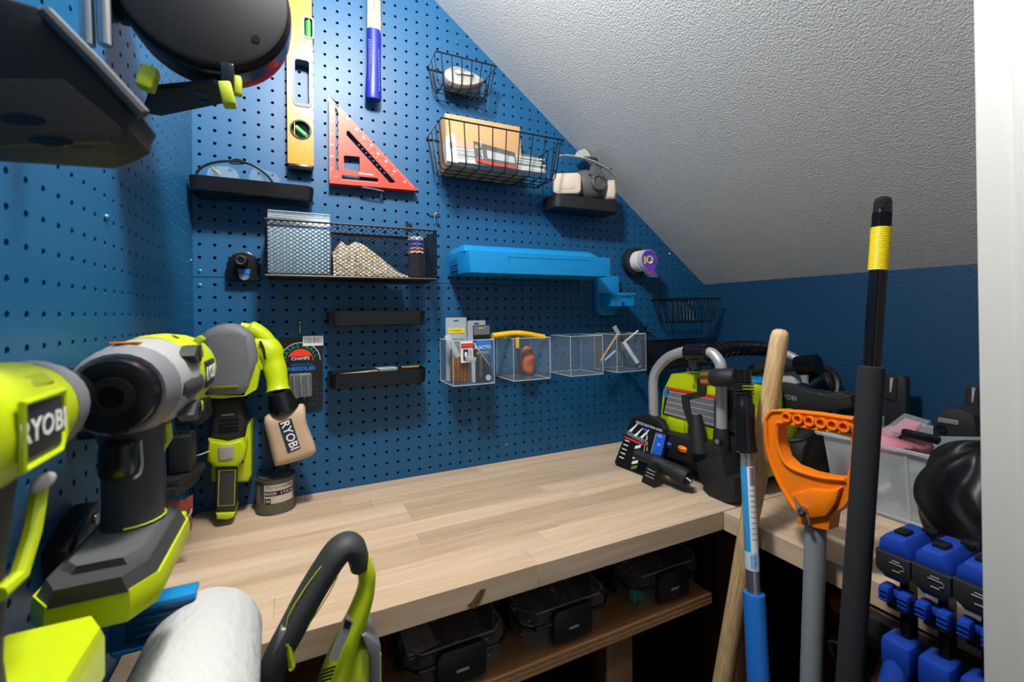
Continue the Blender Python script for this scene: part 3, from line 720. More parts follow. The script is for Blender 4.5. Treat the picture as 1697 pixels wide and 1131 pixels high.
for (px, dz, ang) in ((32.1, 0, -.5), (37.5, -.05, .85)):
    f2 = frame((px, -2.4, 10.4 + dz), x=(cos(ang), sin(ang), 0), z=(0, 0, 1))
    fl = B(inv(t) @ f2).plate(rr(2.9 if ang < 0 else 1.6, 2.2, .5, 5), -.75, .75, 'xz', bev=.25).done('filter_cartridge', RC, t)
    B(inv(t) @ f2).plate(rr(1.6 if ang < 0 else 1.2, 1.3, .35, 5), -.8, .7, 'xz', bev=.08).done('filter_face', RC, fl)
    if ang > 0: textw(t, '3M', f2 @ frame((-.3, -.82, 0), x=(0, 0, 1), y=(-1, 0, 0)), .3, PBLACK)
for s in (34.3, 36.1): WB(t).cyl((s, -3.3, 11.6), (s, -3.5, 11.6), .13).done('rivet', STEEL, t)
def tp(u, v, y): return at(880 + u * .20342, 250 + v * .20342, y=y)
b = WB(t); P = spl([tp(235, 66, -3.2), tp(320, 66, -3.4), tp(480, 100, -3.5), tp(620, 170, -3.4), tp(690, 235, -3.0)], 6); b.tube(P, .17, 8, flat=.5); b.done('strap', RL, t)
b = WB(t); P = spl([tp(440, 80, -2), tp(520, 85, -1.6), tp(600, 110, -1.5), tp(660, 170, -2.2)], 6); b.tube(P, .15, 8); b.done('strap', RG, t)
b = WB(t); P = [tp(365, 70, -1.5), tp(390, 25, -1.5), tp(430, 8, -1.5), tp(465, 40, -1.5), tp(490, 95, -1.5)]; b.loft([[(p.x, -1.2, p.z) for p in P], [(p.x, -1.7, p.z) for p in P]]); b.done('head_cradle', RL, t)
t.location.z += .34 * IN; t.location.y += .08 * IN

# blue bins
t = thing('wall_bin', 'long bright blue moulded bin mounted above the seam', 'bin', (27.7, 0, 1.1))
P = [(19.85, -.05), (19.85, -3.9), (20.35, -4.95), (35.5, -4.95), (35.5, -.05)]
b = WB(t); b.loft([[(x + .12 * (x < 25), y * .985, 1.12) for x, y in P], [(x, y, 2.2) for x, y in P], [(x, y, 3.05) for x, y in P]]); b.done('bin_body', BLUEB, t)
b = WB(t); b.loft([[(20.0, -4.6, 3.0), (34.5, -4.6, 3.0), (34.5, -.1, 3.0), (20.0, -.1, 3.0)], [(20.3, -3.6, 3.7), (33.9, -3.6, 3.7), (33.9, -.1, 3.7), (20.3, -.1, 3.7)]]); b.done('top_ridge', BLUEB, t)
b = WB(t)
for z in (1.5, 1.75, 2.0, 2.25, 2.5): b.bx((19.83, -3.2, z), (19.9, -1.0, z + .08))
b.done('side_rib', BLUEB, t)
b = WB(t); b.tube([(24.2, -4.965, 2.1), (24.0, -4.965, 2.6), (33, -4.965, 2.65)], .02, 4); b.done('panel_line', mat('bin_line', '0a5f95', .5), t)
t = thing('wall_box', 'bright blue small box on a back plate, hung below the long blue bin', 'holder', (38.5, 0, -3))
P = [(36.95, 1.6), (39.95, 1.6), (39.95, -1.9), (39.2, -2.85), (37.6, -2.85), (36.95, -2.2)]
WB(t).plate(P, -.05, -.9, 'xz', bev=.1).done('back_plate', BLUEB, t)
b = WB(t); b.loft([[(37.2, -.8, -1.95), (40.2, -.8, -1.95), (40.2, -3.0, -1.85), (37.15, -3.0, -1.85)], [(37.05, -.8, -.45), (40.35, -.8, -.45), (40.35, -3.1, -.45), (37.05, -3.1, -.45)]]); b.done('box', BLUEB, t)
WB(t).bx((37.0, -3.16, -.75), (40.4, -.9, -.42), .05).done('lip', BLUEB, t)
h_ = at(700 + 1085 * .3064, 380 + 403 * .3064, y=-3.08); WB(t).cyl((h_.x, -3.0, h_.z), (h_.x, -3.1, h_.z), .2).done('screw_hole', mat('hole_blue', '1a2fa8', .5), t)
WB(t).tube([(38.0, -3.1, -1.1), (38.4, -3.1, -.85), (39.6, -3.1, -.85), (39.9, -3.1, -1.1)], .03, 4).done('embossed_line', mat('bin_line', '0a5f95', .5), t)

# tape rolls on a hook
HX, HZ = 42.6, 3.35
t = peg_hook('peg_hook', 'long steel peg hook threaded through the tape rolls', HX, HZ + .25, -5.9, tip=.35)
t = thing('tape_roll', 'black electrical tape roll on the hook against the pegboard', 'tape', (HX, -.2, HZ))
b = WB(t); b.lathe([(.5, 0), (1.62, 0), (1.66, .1), (1.66, .75), (1.62, .85), (.5, .85), (.5, 0)], (HX, -.15, HZ), (0, -1, 0), 32, False); b.done('tape', BLACKM, t)
t = thing('tape_roll', 'white tape roll on the hook between black tape and purple dispenser', 'tape', (HX, -1.1, HZ))
b = WB(t); b.lathe([(.6, 0), (1.22, 0), (1.22, 1.1), (.6, 1.1), (.6, 0)], (HX, -1.05, HZ), (0, -1, 0), 32, False); b.done('tape', WHITE, t)
t = thing('tape_dispenser', 'clear and purple tape dispenser hanging on the hook', 'dispenser', (HX, -2.3, HZ))
O = circ(1.12, 22, 0, 0, -40, 250); P = [(a, c) for a, c in O] + [(-.1, -1.4), (.35, -1.75), (1.15, -1.8), (1.1, -1.6), (.6, -1.2)]
for nm, y0, m, s in (('shell', -2.25, FROST, 1.06), ('print_face', -2.95, mat('purple_print', '6d45b8', .35), 1.0)):
    WB(t).plate([(HX + a * s, HZ + c * s) for a, c in P], y0, y0 - (.68 if nm == 'shell' else .05), 'xz', holes=[[(HX + a, HZ + c) for a, c in circ(.46, 20)]]).done(nm, m, t)
WB(t).lathe([(.46, 0), (.46, .85), (.36, .85), (.36, 0)], (HX, -2.2, HZ), (0, -1, 0), 24, False).done('core', WHITE, t)
WB(t).bx((HX - .85, -3.01, HZ - .5), (HX - .6, -3.03, HZ + .35)).done('yellow_label', PYEL, t)
WB(t).plate([(HX + .0, HZ - 1.1), (HX + .25, HZ - 1.2), (HX + .5, HZ - 1.55), (HX + .2, HZ - 1.6)], -3.0, -3.02, 'xz').done('pink_label', mat('pink_print', 'c63c8c', .4), t)
for k, a in enumerate((60, 100, 140)):
    textw(t, 'TAPE', wallM(HX + .8 * cos(radians(a)), HZ + .8 * sin(radians(a)), -3.01, a - 90), .16, mat('dark_purple', '2a1660', .5))
# twisted black tie on a peg near the last acrylic box
q = at(1072, 547, y=-.5)
t = thing('wire_tie', 'small twisted black tie on a peg above the pen box', 'tie', (q.x, 0, q.z))
b = WB(t)
for dx, dz in ((-.9, .35), (-.2, .6), (.9, .05), (.6, -.4), (-.6, -.3)): b.tube(spl([(q.x, -.2, q.z), (q.x + dx * .5, -.6, q.z + dz * .7), (q.x + dx, -.75, q.z + dz)], 4), .075, 6)
b.done('twist', BLACK, t)
# ---------------------------------------------------------------- acrylic boxes and contents
def acrylic(label, x0, zt=-4.88, zb=-8.86, w=3.92, d=3.95):
    t = thing('acrylic_box', label, 'box', (x0 + w / 2, -d / 2, zb)); x1 = x0 + w; th = .1
    for a, c in (((x0, -.03, zb), (x1, -.03 - th, zt)), ((x0, -d, zb), (x1, -d + th, zt)), ((x0, -d + th, zb), (x0 + th, -.03 - th, zt)), ((x1 - th, -d + th, zb), (x1, -.03 - th, zt)), ((x0 + th, -d + th, zb), (x1 - th, -.03 - th, zb + th))):
        WB(t).bx(a, c).done('panel', CLEAR, t)
    e = .045
    C8 = [(x, y, z) for x in (x0, x1) for y in (-.03, -d) for z in (zb, zt)]
    for i in range(8):
        for j in range(i + 1, 8):
            if sum(abs(C8[i][k] - C8[j][k]) > 1e-6 for k in range(3)) == 1:
                WB(t).tube([C8[i], C8[j]], e, 4).done('polished_edge', CEDGE, t)
    return t
acrylic('clear acrylic box packed with blister cards and blades', 19.1)
acrylic('clear acrylic box holding a yellow T-handle key', 25.0)
acrylic('empty clear acrylic box between the T-handle box and the pen box', 31.3)
acrylic('clear acrylic box holding a marker and pencils', 37.07)
AMB = mat('amber_card', '7a4a16', .5, var=.3, vscale=10)
def blister(name, label, c, w, h, ang, m, cat='pack', hang=True, tilt=0):
    t = thing(name, label, cat, c); f = frame((c[0], c[1], c[2] + h / 2), x=(cos(radians(ang)), sin(radians(ang)), 0), z=(tilt, 0, 1))
    B(inv(t) @ f).plate(rr(w, h, .12), -.02, .02, 'xz', holes=[[(a, h / 2 - .3 + e) for a, e in rr(.5, .14, .06)]] if hang else ()).done('backing_card', m, t)
    return t, f
# knife pack (blue and black card)
t, f = blister('knife_pack', 'black and blue hobby knife blister pack in the acrylic box', (22.05, -3.35, -8.74), 1.72, 5.2, 4, mat('card_black', '16181b', .4))
def fb(t, f): return B(inv(t) @ f)
fb(t, f).plate([(-.28, 1.25), (.86, 1.25), (.86, -1.3), (-.85, 1.0)][:4], -.03, -.05, 'xz').done('blue_print', mat('card_blue', '1b6cc4', .4), t)
fb(t, f).plate([(-.84, .95), (-.8, 1.02), (.86, -1.25), (.86, -1.38)], -.05, -.06, 'xz').done('white_rule', PWHITE, t)
textw(t, 'X-ACTO', f @ frame((.05, -.055, .52), x=(1, 0, 0), y=(0, 0, 1)), .32, PWHITE, bold=.006)
for z in (.2, .05, -.08): fb(t, f).bx((-.55, -.055, z), (.8 if z > .1 else .7, -.06, z + .06)).done('print_line', PGREEN if z > .1 else PYEL, t)
puff(fb(t, f), rr(1.45, 2.6, .3, 4, 0, -1.2), -.02, -.5, .25).done('blister', clear_mat('dark_blister', '4a5056', .35, .1, .8), t)
fb(t, f).cyl((.38, -.5, -2.2), (.38, -.53, -2.2), .26).done('round_mark', mat('mark_blue', '9cc3dd', .4), t)
textw(t, '3', f @ frame((.38, -.535, -2.2), x=(1, 0, 0), y=(0, 0, 1)), .24, PBLUE)
puff(fb(t, f), rr(.3, 2.1, .1, 3, -.2, -1.2), -.1, -.3, .1).done('knife_body', mat('knife_grey', '6d7073', .35), t)
fb(t, f).plate([(-.8, 1.7), (.8, 1.7), (.8, 2.55), (-.8, 2.55)], -.025, -.035, 'xz', holes=[[(a, 2.25 + e) for a, e in rr(.4, .14, .06)]]).done('clear_tab', FILMM, t)
# second knife pack behind
t, f = blister('knife_pack', 'clear blister card with yellow hanger behind the blue knife pack', (22.0, -2.2, -8.74), 1.8, 5.6, 0, FROST)
fb(t, f).bx((-.3, -.03, 1.9), (.4, -.05, 2.3)).done('yellow_print', PYEL, t)
# utility blade packs
t, f = blister('blade_pack', 'clear blister card with yellow header standing in the acrylic box', (20.2, -1.6, -8.74), 2.0, 5.9, -4, FROST)
fb(t, f).bx((-.75, -.03, 1.5), (.8, -.05, 1.95)).done('yellow_header', PYEL, t)
textw(t, 'STANLEY', f @ frame((0, -.055, 1.72), x=(1, 0, 0), y=(0, 0, 1)), .2, PBLACK)
fb(t, f).bx((-.6, -.03, -2.7), (.7, -.35, 1.0), .05).done('blade_stack', GREYP, t)
t, f = blister('blade_box', 'small red and white razor blade box in the acrylic box', (20.55, -3.5, -6.9), 1.15, 1.9, 3, PWHITE, hang=False)
fb(t, f).box((0, .1, 0), (1.15, .22, 1.9), .02).done('carton', PWHITE, t)
fb(t, f).bx((-.58, -.04, .38), (.58, -.06, .8)).done('red_band', PRED, t)
fb(t, f).bx((-.38, -.04, -.75), (.12, -.06, .25)).done('black_print', PBLACK, t)
fb(t, f).bx((-.25, -.06, -.4), (.0, -.07, .0)).done('blade_print', PWHITE, t)
fb(t, f).bx((.22, -.04, -.7), (.45, -.05, .2)).done('text_block', PGREY, t)
t = thing('tinted_bottle', 'amber block standing inside the acrylic box', 'block', (20.3, -2.2, -8.74))
WB(t).bx((19.45, -3.1, -8.72), (20.9, -1.8, -6.4), .1).done('block', AMB, t)
for k in range(4): WB(t).bx((19.6 + .33 * k, -3.13, -8.6), (19.7 + .33 * k, -3.1, -6.5)).done('groove', mat('amber_dark', '4d2c0c', .5), t)
t = thing('plastic_strip', 'translucent bent plastic strip in the acrylic box', 'strip', (21.0, -3.6, -8.74))
WB(t).bx((20.95, -3.7, -8.7), (21.28, -3.5, -6.6), .03).done('upright', FROST, t)
WB(t).box((20.85, -3.65, -6.55), (1.0, .18, .38), .03, T=Euler((0, .2, 0)).to_matrix()).done('bend', FROST, t)
t = thing('plastic_tube', 'square clear plastic tube leaning out of the acrylic box', 'tube', (19.6, -3.0, -8))
f = frame((19.35, -2.9, -5.3), x=(.8, -.2, .45), z=(-.45, 0, .85))
for a, c in (((-.24, -.24), (.24, -.2)), ((-.24, .2), (.24, .24)), ((-.24, -.2), (-.2, .2)), ((.2, -.2), (.24, .2))):
    fb(t, f).bx((a[0], a[1], -1.2), (c[0], c[1], 1.0)).done('side', CEDGE, t)
# T-handle
t = thing('t_handle_key', 'yellow T-handle hex key lying across the acrylic box', 'hex key', (27, -2.3, -8.7))
def zq(u, v, y=-3.2): return at(720 + u * .21803, 500 + v * .21803, y=y)
P = [zq(440, 262), zq(500, 255), zq(560, 247), zq(640, 243), zq(720, 252), zq(780, 264), zq(830, 272)]
YH = mat('yellow_vinyl', 'e0ac0c', .4)
WB(t).tube(spl(P, 4), .36, 14, flat=.8).done('grip', YH, t)
WB(t).tube([zq(628, 270), zq(632, 355)], [.22, .18], 12).done('stem', YH, t)
WB(t).tube([zq(632, 350), zq(653, 548)], .12, 6).done('hex_shaft', mat('bronze_steel', '6d4a33', .35, .7), t)
q = zq(614, 262, y=-3.58); textw(t, 'BONDHUS', wallM(q.x, q.z, q.y, -3), .15, PBLACK)
t = thing('reflection_lump', 'orange lump standing in for a reflection in the T-handle box', 'reflection', (27.8, -1.6, -8.74))  # solid orange lump added for a blurred reflection in the acrylic
REFL = mat('reflection_orange', 'b5603f', .9, bump=.5, bscale=8)
b = WB(t); b.ball((27.75, -1.55, -7.3), (.75, .65, 1.4), 22, 16); r_ = random.Random(8)
for v in b.bm.verts:
    w = inv(t).inverted() @ v.co; v.co += Vector((.07 * sin(3 * w.z + 2 * w.y), .1 * sin(4 * w.z + 1), .08 * sin(5 * w.x + 3 * w.y)))
b.done('cloth', REFL, t, smooth=70)  # no real cloth here: this mesh is the reflection's stand-in
# pens
t = thing('whiteboard_marker', 'white marker with blue cap end leaning in the acrylic box', 'marker', (40, -3.4, -8.7))
a, c = zq(1432, 300, -3.4), zq(1565, 500, -3.4); d = (c - a).normalized(); L = (c - a).length
WB(t).lathe([(.2, 0), (.22, .1), (.22, L * .86)], a, d, 14).done('barrel', PWHITE, t)
WB(t).lathe([(.225, 0), (.225, .35)], a + d * (L * .82), d, 14).done('blue_band', mat('marker_blue', '2a2fae', .4), t)
WB(t).lathe([(.2, 0), (.17, .22)], a + d * (L * .82 + .35), d, 14).done('end_plug', PWHITE, t)
WB(t).lathe([(.15, -.6), (.2, 0)], a, d, 14).done('cap', BLACK, t)
tx = d; textw(t, 'EXPO', frame(a + d * (L * .5) + Vector((0, -.225, 0)), x=tx, y=(-d.z, 0, d.x)), .16, PGREY)
for lab, u0, v0, u1, v1, m, r in (('tan pencil leaning in the pen box', 1400, 235, 1265, 450, mat('pencil_tan', 'b39672', .5), .11), ('cream pencil crossing the marker', 1548, 222, 1420, 330, mat('pencil_cream', 'cdc6ae', .5), .11), ('clear pen lying low in the pen box', 1375, 375, 1290, 450, FROST, .12)):
    t = thing('pencil', lab, 'pencil', tuple(zq(u1, v1, -2.8)))
    WB(t).tube([zq(u0, v0, -2.8), zq(u1, v1, -2.8)], r, 8).done('barrel', m, t)
    WB(t).tube([zq(u1, v1, -2.8), zq(u1 + (u1 - u0) * .1, v1 + (v1 - v0) * .1, -2.8)], [r, .03], 8).done('tip', mat('pencil_tip', '5a4a3a', .6), t)
t = thing('putty_knife', 'narrow clear-bladed scraper standing in the pen box', 'scraper', tuple(zq(1410, 440, -2.2)))
WB(t).tube([zq(1398, 262, -2.2), zq(1412, 440, -2.2)], [.2, .12], 8).done('handle', mat('dull_green', '5d6a52', .5), t)
a, c = zq(1365, 195, -2.2), zq(1395, 245, -2.2)
WB(t).plate([(a.x - .2, a.z - .05), (a.x + .25, a.z + .2), (c.x + .35, c.z), (c.x - .1, c.z - .2)], -2.15, -2.25, 'xz').done('blade', FROST, t)
WB(t).lathe([(.2, 0), (.2, .1)], zq(1390, 290, -3.0), (0, -1, .3), 14).done('ring', STEEL, t)

# ---------------------------------------------------------------- basketball needle card
t = thing('needle_card', 'black carded pack of basketball inflating needles hanging on a peg hook', 'pack', (7.05, -.3, -10))
cq = lambda u, v, y=-.35: at(310 + u * .3359, 500 + v * .3359, y=y)
X0, X1, ZT, ZL = cq(447, 180).x, cq(668, 180).x, cq(550, 178).z, cq(550, 530).z
WB(t).plate([(x + (X0 + X1) / 2, z + (ZT + ZL) / 2) for x, z in rr(X1 - X0, ZT - ZL, .25)], -.31, -.35, 'xz').done('card', mat('card_black', '16181b', .4), t)
bc = cq(622, 194); WB(t).bx((bc.x - .78, -.36, bc.z - .42), (bc.x + .78, -.365, bc.z + .4)).done('barcode_label', PWHITE, t)
b = WB(t); r_ = random.Random(5); x = bc.x - .7
while x < bc.x + .68: w = r_.uniform(.015, .05); b.bx((x, -.365, bc.z - .18), (x + w, -.37, bc.z + .32)); x += w + r_.uniform(.02, .05)
b.done('bars', PBLACK, t, kind='stuff')
c0 = cq(560, 292); R = 1.5
arc = [(c0.x + R * cos(radians(a)), c0.z + R * sin(radians(a))) for a in range(0, 181, 10)]
b = WB(t); b.tube([(x, -.36, z) for x, z in arc] + [(c0.x - R - .2, -.36, c0.z)] * 0, .03, 4); b.done('arc_line', PWHITE, t)
WB(t).plate(circ(.98, 18, c0.x, c0.z, 0, 180), -.352, -.358, 'xz').done('red_ball', mat('ball_red', 'e03a1e', .5), t)
WB(t).bx((c0.x - .95, -.358, c0.z - .02), (c0.x + .9, -.362, c0.z + .36)).done('name_bar', mat('card_black', '16181b', .4), t)
textw(t, 'CHAMPS', wallM(c0.x, c0.z + .17, -.365), .26, PWHITE)
for k, ch in enumerate('BASKETBALL'):
    a = 164 - k * 16.4; textw(t, ch, wallM(c0.x + 1.23 * cos(radians(a)), c0.z + 1.23 * sin(radians(a)), -.36, a - 90), .3, PGREEN, bold=.008)
q = cq(565, 312); textw(t, 'INFLATING', wallM(q.x, q.z, -.36), .17, PBLUE, space=1.5)
q = cq(565, 332); textw(t, 'NEEDLES', wallM(q.x, q.z, -.36), .3, PBLUE, wide=1.25, bold=.01)
for k in range(3):
    q = cq(527 + 35 * k, 365); q2 = cq(530 + 33 * k, 465)
    WB(t).lathe([(.2, 0), (.2, .35), (.15, .4), (.15, (q - q2).length)], (q.x, -.62, q.z), (q2 - q).normalized(), 12).done('needle', STEEL, t)
q = cq(560, 412); puff(WB(t), rr(1.7, 2.0, .2, 4, q.x, q.z), -.36, -.85, .2).done('blister', FILMM, t)
b = WB(t)
for i in range(5):
    for j in range(5): b.cyl((X1 - .2 - i * .3 - .9 * (j > 9), -.35, ZL + .3 + j * .42), (X1 - .2 - i * .3, -.358, ZL + .3 + j * .42), .025, seg=6)
b.done('dot_pattern', PGREY, t, kind='stuff')
q = cq(557, 110, -.1)
peg_hook('peg_hook', 'thin steel peg hook through the needle card', q.x, q.z, -1.4, double=False, tip=.15)

# ---------------------------------------------------------------- orbital sander hung on the wall
t = thing('palm_sander', 'lime and grey cordless sander with tan dust bag hanging on the pegboard', 'sander', (2.3, 0, -17.2))
def so(pts, y): return [(lambda q: (q.x, q.z))(cq(u, v, y)) for u, v in pts]
def sp2(pts, n=4): return [(p.x, p.y) for p in spl([(a, c, 0) for a, c in pts], n, True)]
hd = so([(85, 152), (150, 118), (215, 108), (270, 122), (318, 160), (340, 235), (345, 300), (325, 360), (290, 450), (185, 458), (92, 452), (78, 350), (58, 265), (68, 200)], -4)
puff(WB(t), sp2(hd, 3), -2.6, -4.6, .55).done('palm_grip', mat('palm_grey', '6a6c6f', .6, bump=.2, bscale=40), t)
b = WB(t); cxh = sum(p[0] for p in hd) / len(hd); czh = sum(p[1] for p in hd) / len(hd)
for i in range(-9, 10):
    for j in range(-9, 9):
        x, z = i * .17 + (j % 2) * .085, j * .17
        if abs(x) < 1.3 - .25 * max(0, j / 9) and (x / 1.55) ** 2 + (z / 1.7) ** 2 < 1 and j > -8: b.box((cxh + x, -4.59, czh + .15 + z), (.09, .05, .07))
b.done('grip_dots', mat('palm_grey', '6a6c6f', .6), t, kind='stuff')
b = WB(t); q = cq(190, 435, -4.6); b.bx((q.x - .8, -4.5, q.z + .1), (q.x + .8, -4.66, q.z + .28), .04); b.done('switch_slot', mat('slot_olive', '6f7a12', .5), t)
rim = so([(62, 440), (75, 425), (95, 455), (285, 460), (320, 380), (345, 300), (360, 330), (345, 430), (290, 462), (180, 474), (70, 472)], -3.8)
WB(t).plate(rim, -2.4, -4.2, 'xz').done('lime_rim', LIME, t)
P = [cq(300, 118, -2.2), cq(370, 150, -2.3), cq(425, 220, -2.4), cq(450, 300, -2.6), cq(455, 370, -2.8), cq(455, 445, -3)]
WB(t).tube(spl([cq(330, 330, -2.2), cq(350, 230, -2.2), cq(395, 235, -2.3), cq(435, 330, -2.6), cq(450, 440, -3)], 5), [.9] * 4 + [.95] * 5 + [1.0] * 4 + [.8] * 4 + [.75] * 3 + [.85], 16).done('dust_port', LIME, t)
WB(t).tube(spl([cq(265, 125, -2.4), cq(330, 140, -2.4), cq(390, 190, -2.4), cq(425, 270, -2.4)], 5), [.35] * 4 + [.6] * 8 + [.75] * 3 + [.7], 14).done('shroud', LIME, t)
WB(t).tube(spl([cq(330, 122, -2.0), cq(390, 160, -2.0), cq(430, 215, -2.0)], 5), .3, 10).done('base_edge', GREYP, t)
q = cq(372, 240, -3.25); 
WB(t).tube(spl([cq(360, 195, -3.3), cq(378, 235, -3.32), cq(385, 285, -3.3)], 4), .16, 8, flat=.5).done('vent_band', BLACKM, t)
a, c = cq(455, 445, -3), cq(482, 535, -3.1); WB(t).lathe([(.85, 0), (1.0, .1), (1.35, (c - a).length), (1.3, (c - a).length + .1)], a, c - a, 24, sy=.8).done('bag_collar', BLACK, t)
TAN = mat('tan_canvas', 'b89f82', .9, bump=.4, bscale=16)
bag = sp2(so([(384, 572), (470, 545), (573, 508), (590, 600), (630, 705), (628, 745), (560, 775), (450, 803), (430, 790), (405, 690)], -3.2), 4)
puff(WB(t), bag, -2.3, -4.1, .6).done('dust_bag', TAN, t)
fl = so([(450, 600), (514, 576), (560, 724), (497, 748)], -4.13); WB(t).plate(fl, -4.1, -4.14, 'xz').done('bag_patch', mat('patch_navy', '1d2b38', .6), t)
q = cq(505, 662, -4.15); textw(t, 'RYOBI', wallM(q.x, q.z, -4.16, -72), .62, PWHITE, wide=.95, bold=.012)
fl = so([(370, 610), (392, 605), (412, 780), (400, 785)], -2.6); WB(t).plate(fl, -2.55, -2.6, 'xz').done('warning_tag', mat('tag_dark', '2b2422', .6), t)
bd = so([(112, 478), (270, 478), (285, 560), (298, 600), (285, 670), (200, 690), (110, 672), (120, 560)], -3.0)
puff(WB(t), bd, -1.2, -3.4, .4).done('motor_body', BLACKM, t)
for v in (585, 605, 625, 642): q = cq(205, v, -3.42); WB(t).bx((q.x - .62, -3.38, q.z - .05), (q.x + .6, -3.45, q.z + .05)).done('vent_slot', BLACK, t)
q = cq(200, 560, -3.45); WB(t).bx((q.x - .4, -3.38, q.z - .06), (q.x + .4, -3.46, q.z + .06), .02).done('vent_label', GREYP, t)
bh = so([(108, 672), (205, 688), (280, 668), (300, 700), (285, 770), (255, 805), (140, 808), (102, 775)], -3.2)
puff(WB(t), bh, -1.5, -3.9, .35).done('battery_housing', LIME, t)
bt = so([(285, 600), (320, 590), (322, 850), (305, 885), (215, 890), (120, 885), (118, 800), (290, 790)], -2.2)
puff(WB(t), bt, -.7, -2.6, .3).done('battery_back', LIME, t)
q = cq(193, 748, -3.92); puff(WB(t), rr(.95, 1.0, .15, 3, q.x, q.z), -3.8, -4.02, .1).done('latch_button', mat('latch_silver', '9c9b96', .4), t)
gp = so([(142, 806), (248, 806), (240, 1035), (145, 1038)], -3.2)
puff(WB(t), gp, -1.6, -3.7, .3).done('grip', DRUB, t)
a = so([(158, 835), (238, 832), (232, 1005), (152, 1010)], -3.72); WB(t).tube([(x, -3.72, z) for x, z in a], .03, 4, True).done('grip_outline', LIME, t)
ge = so([(145, 1032), (242, 1028), (236, 1052), (205, 1064), (150, 1062)], -3.2); puff(WB(t), ge, -1.5, -3.75, .2).done('grip_end', LIME, t)
for u in (150, 260): q = cq(u, 520, -1); WB(t).tube([(q.x, -.02, q.z + .1), (q.x, -.3, q.z), (q.x, -2.0, q.z), (q.x, -2.3, q.z + .3)], .1, 8).done('support_prong', STEEL, t)

# ---------------------------------------------------------------- wood stain can
CX, CY = 5.17, -1.85
t = thing('stain_can', 'small grey tin of wood stain with cream label on the worktop', 'can', (CX, CY, ZB))
def cz(v): return at(457, v, y=CY).z
H = at(457, 787, y=CY).z - ZB
WB(t).lathe([(1.36, 0), (1.42, .04), (1.36, .12), (1.36, H - .2), (1.42, H - .1), (1.44, H - .02), (1.4, H)], (CX, CY, ZB), (0, 0, 1), 40).done('tin', mat('tin_grey', '55534f', .35, .3), t)
WB(t).lathe([(1.38, H - .02), (1.36, H + .04), (1.2, H + .04), (1.15, H - .06), (.05, H - .06)], (CX, CY, ZB), (0, 0, 1), 40).done('lid', mat('lid_tin', '5e5e5e', .22, .8), t)
def wrap(name, a0, a1, z0, z1, m, r=1.372, wave=None):
    vs, fs = [], []; n = 20
    for k in range(n + 1):
        a = radians(a0 + (a1 - a0) * k / n); zt = z1 + (wave(k / n) if wave else 0); zl = z0 + (wave(k / n) if wave else 0)
        for z in (zl, zt): vs.append((CX + r * cos(a), CY + r * sin(a), ZB + z))
    for k in range(n): fs.append((2 * k, 2 * k + 2, 2 * k + 3, 2 * k + 1))
    b = WB(t); b._add(vs, fs); return b.done(name, m, t, recalc=False)
A0 = -92
wrap('label_cream', A0 - 30, A0 + 62, .9, H - .35, mat('label_cream', 'bcb3a2', .5))
wrap('label_dark', A0 - 90, A0 + 75, .15, .9, mat('label_umber', '57503f', .5))
wrap('label_band', A0 - 28, A0 + 60, 1.45, 1.82, PBLACK, 1.378)
wrap('label_side', A0 - 88, A0 - 45, .9, H - .4, mat('label_side', '77736a', .5))
wrap('label_badge', A0 - 28, A0 - 10, .85, 1.3, PBLACK, 1.38)
def wraptext(s, ac, z, h, m, adv, shear=0):
    for k, ch in enumerate(s):
        if ch == ' ': continue
        a = radians(ac + (k - (len(s) - 1) / 2) * adv)
        textw(t, ch, frame((CX + 1.388 * cos(a), CY + 1.388 * sin(a), ZB + z), x=(-sin(a), cos(a), 0), y=(0, 0, 1)), h, m, shear=shear)
wraptext('Varathane', A0 + 15, 2.12, .27, mat('script_brown', '3a352c', .5), 9.0, .25)
wraptext('WOOD STAIN', A0 + 16, 1.63, .19, PWHITE, 8.6)
wraptext('3X', A0 - 19, 1.08, .2, PWHITE, 7)
# ---------------------------------------------------------------- cordless tools on the side wall, near the camera
def LF(t, f): return B(inv(t) @ f)
# impact driver: local x = towards its nose, z up
TX, TZ = 2.0, -4.8
t = thing('impact_driver', 'lime and silver cordless impact driver hung with its black nose forward', 'drill', (TX, -23, -10.3))
f = frame((TX, -24.9, TZ), x=(0, -1, 0), z=(0, 0, 1)) @ Matrix.Diagonal((.94, 1.06, 1.1, 1))   # origin at the nose
def yr(x, ry, rz, dz=0, n=24, sq_=1.0): return [(x, ry * (abs(cos(2 * pi * k / n)) ** sq_) * (1 if cos(2 * pi * k / n) >= 0 else -1), dz + rz * (abs(sin(2 * pi * k / n)) ** sq_) * (1 if sin(2 * pi * k / n) >= 0 else -1)) for k in range(n)]
LF(t, f).loft([yr(.05, .55, .55), yr(0, .95, .95), yr(-.35, 1.0, 1.0), yr(-.6, 1.08, 1.08)]).done('nose', BLACK, t)
LF(t, f).lathe([(.52, -.05), (.52, .12), (.3, .14), (.26, -.3)], (0, 0, 0), (1, 0, 0), 20, False).done('bit_sleeve', mat('dark_steel', '2d2e30', .3, .6), t)
LF(t, f).loft([yr(-.45, 1.12, 1.12), yr(-.9, 1.28, 1.25), yr(-1.3, 1.35, 1.3)]).done('nose_ring', GREYP, t)
LF(t, f).loft([yr(-1.25, 1.3, 1.27), yr(-2.2, 1.42, 1.38), yr(-3.2, 1.48, 1.42), yr(-4.2, 1.46, 1.42)]).done('gear_case', SILV, t)
LF(t, f).loft([yr(-1.6, 1.42, .4, -.1, 24, .8), yr(-2.4, 1.52, .62, -.15, 24, .8), yr(-3.9, 1.56, .6, -.15, 24, .8), yr(-4.3, 1.5, .5, -.15)]).done('side_bumper', DRUB, t)
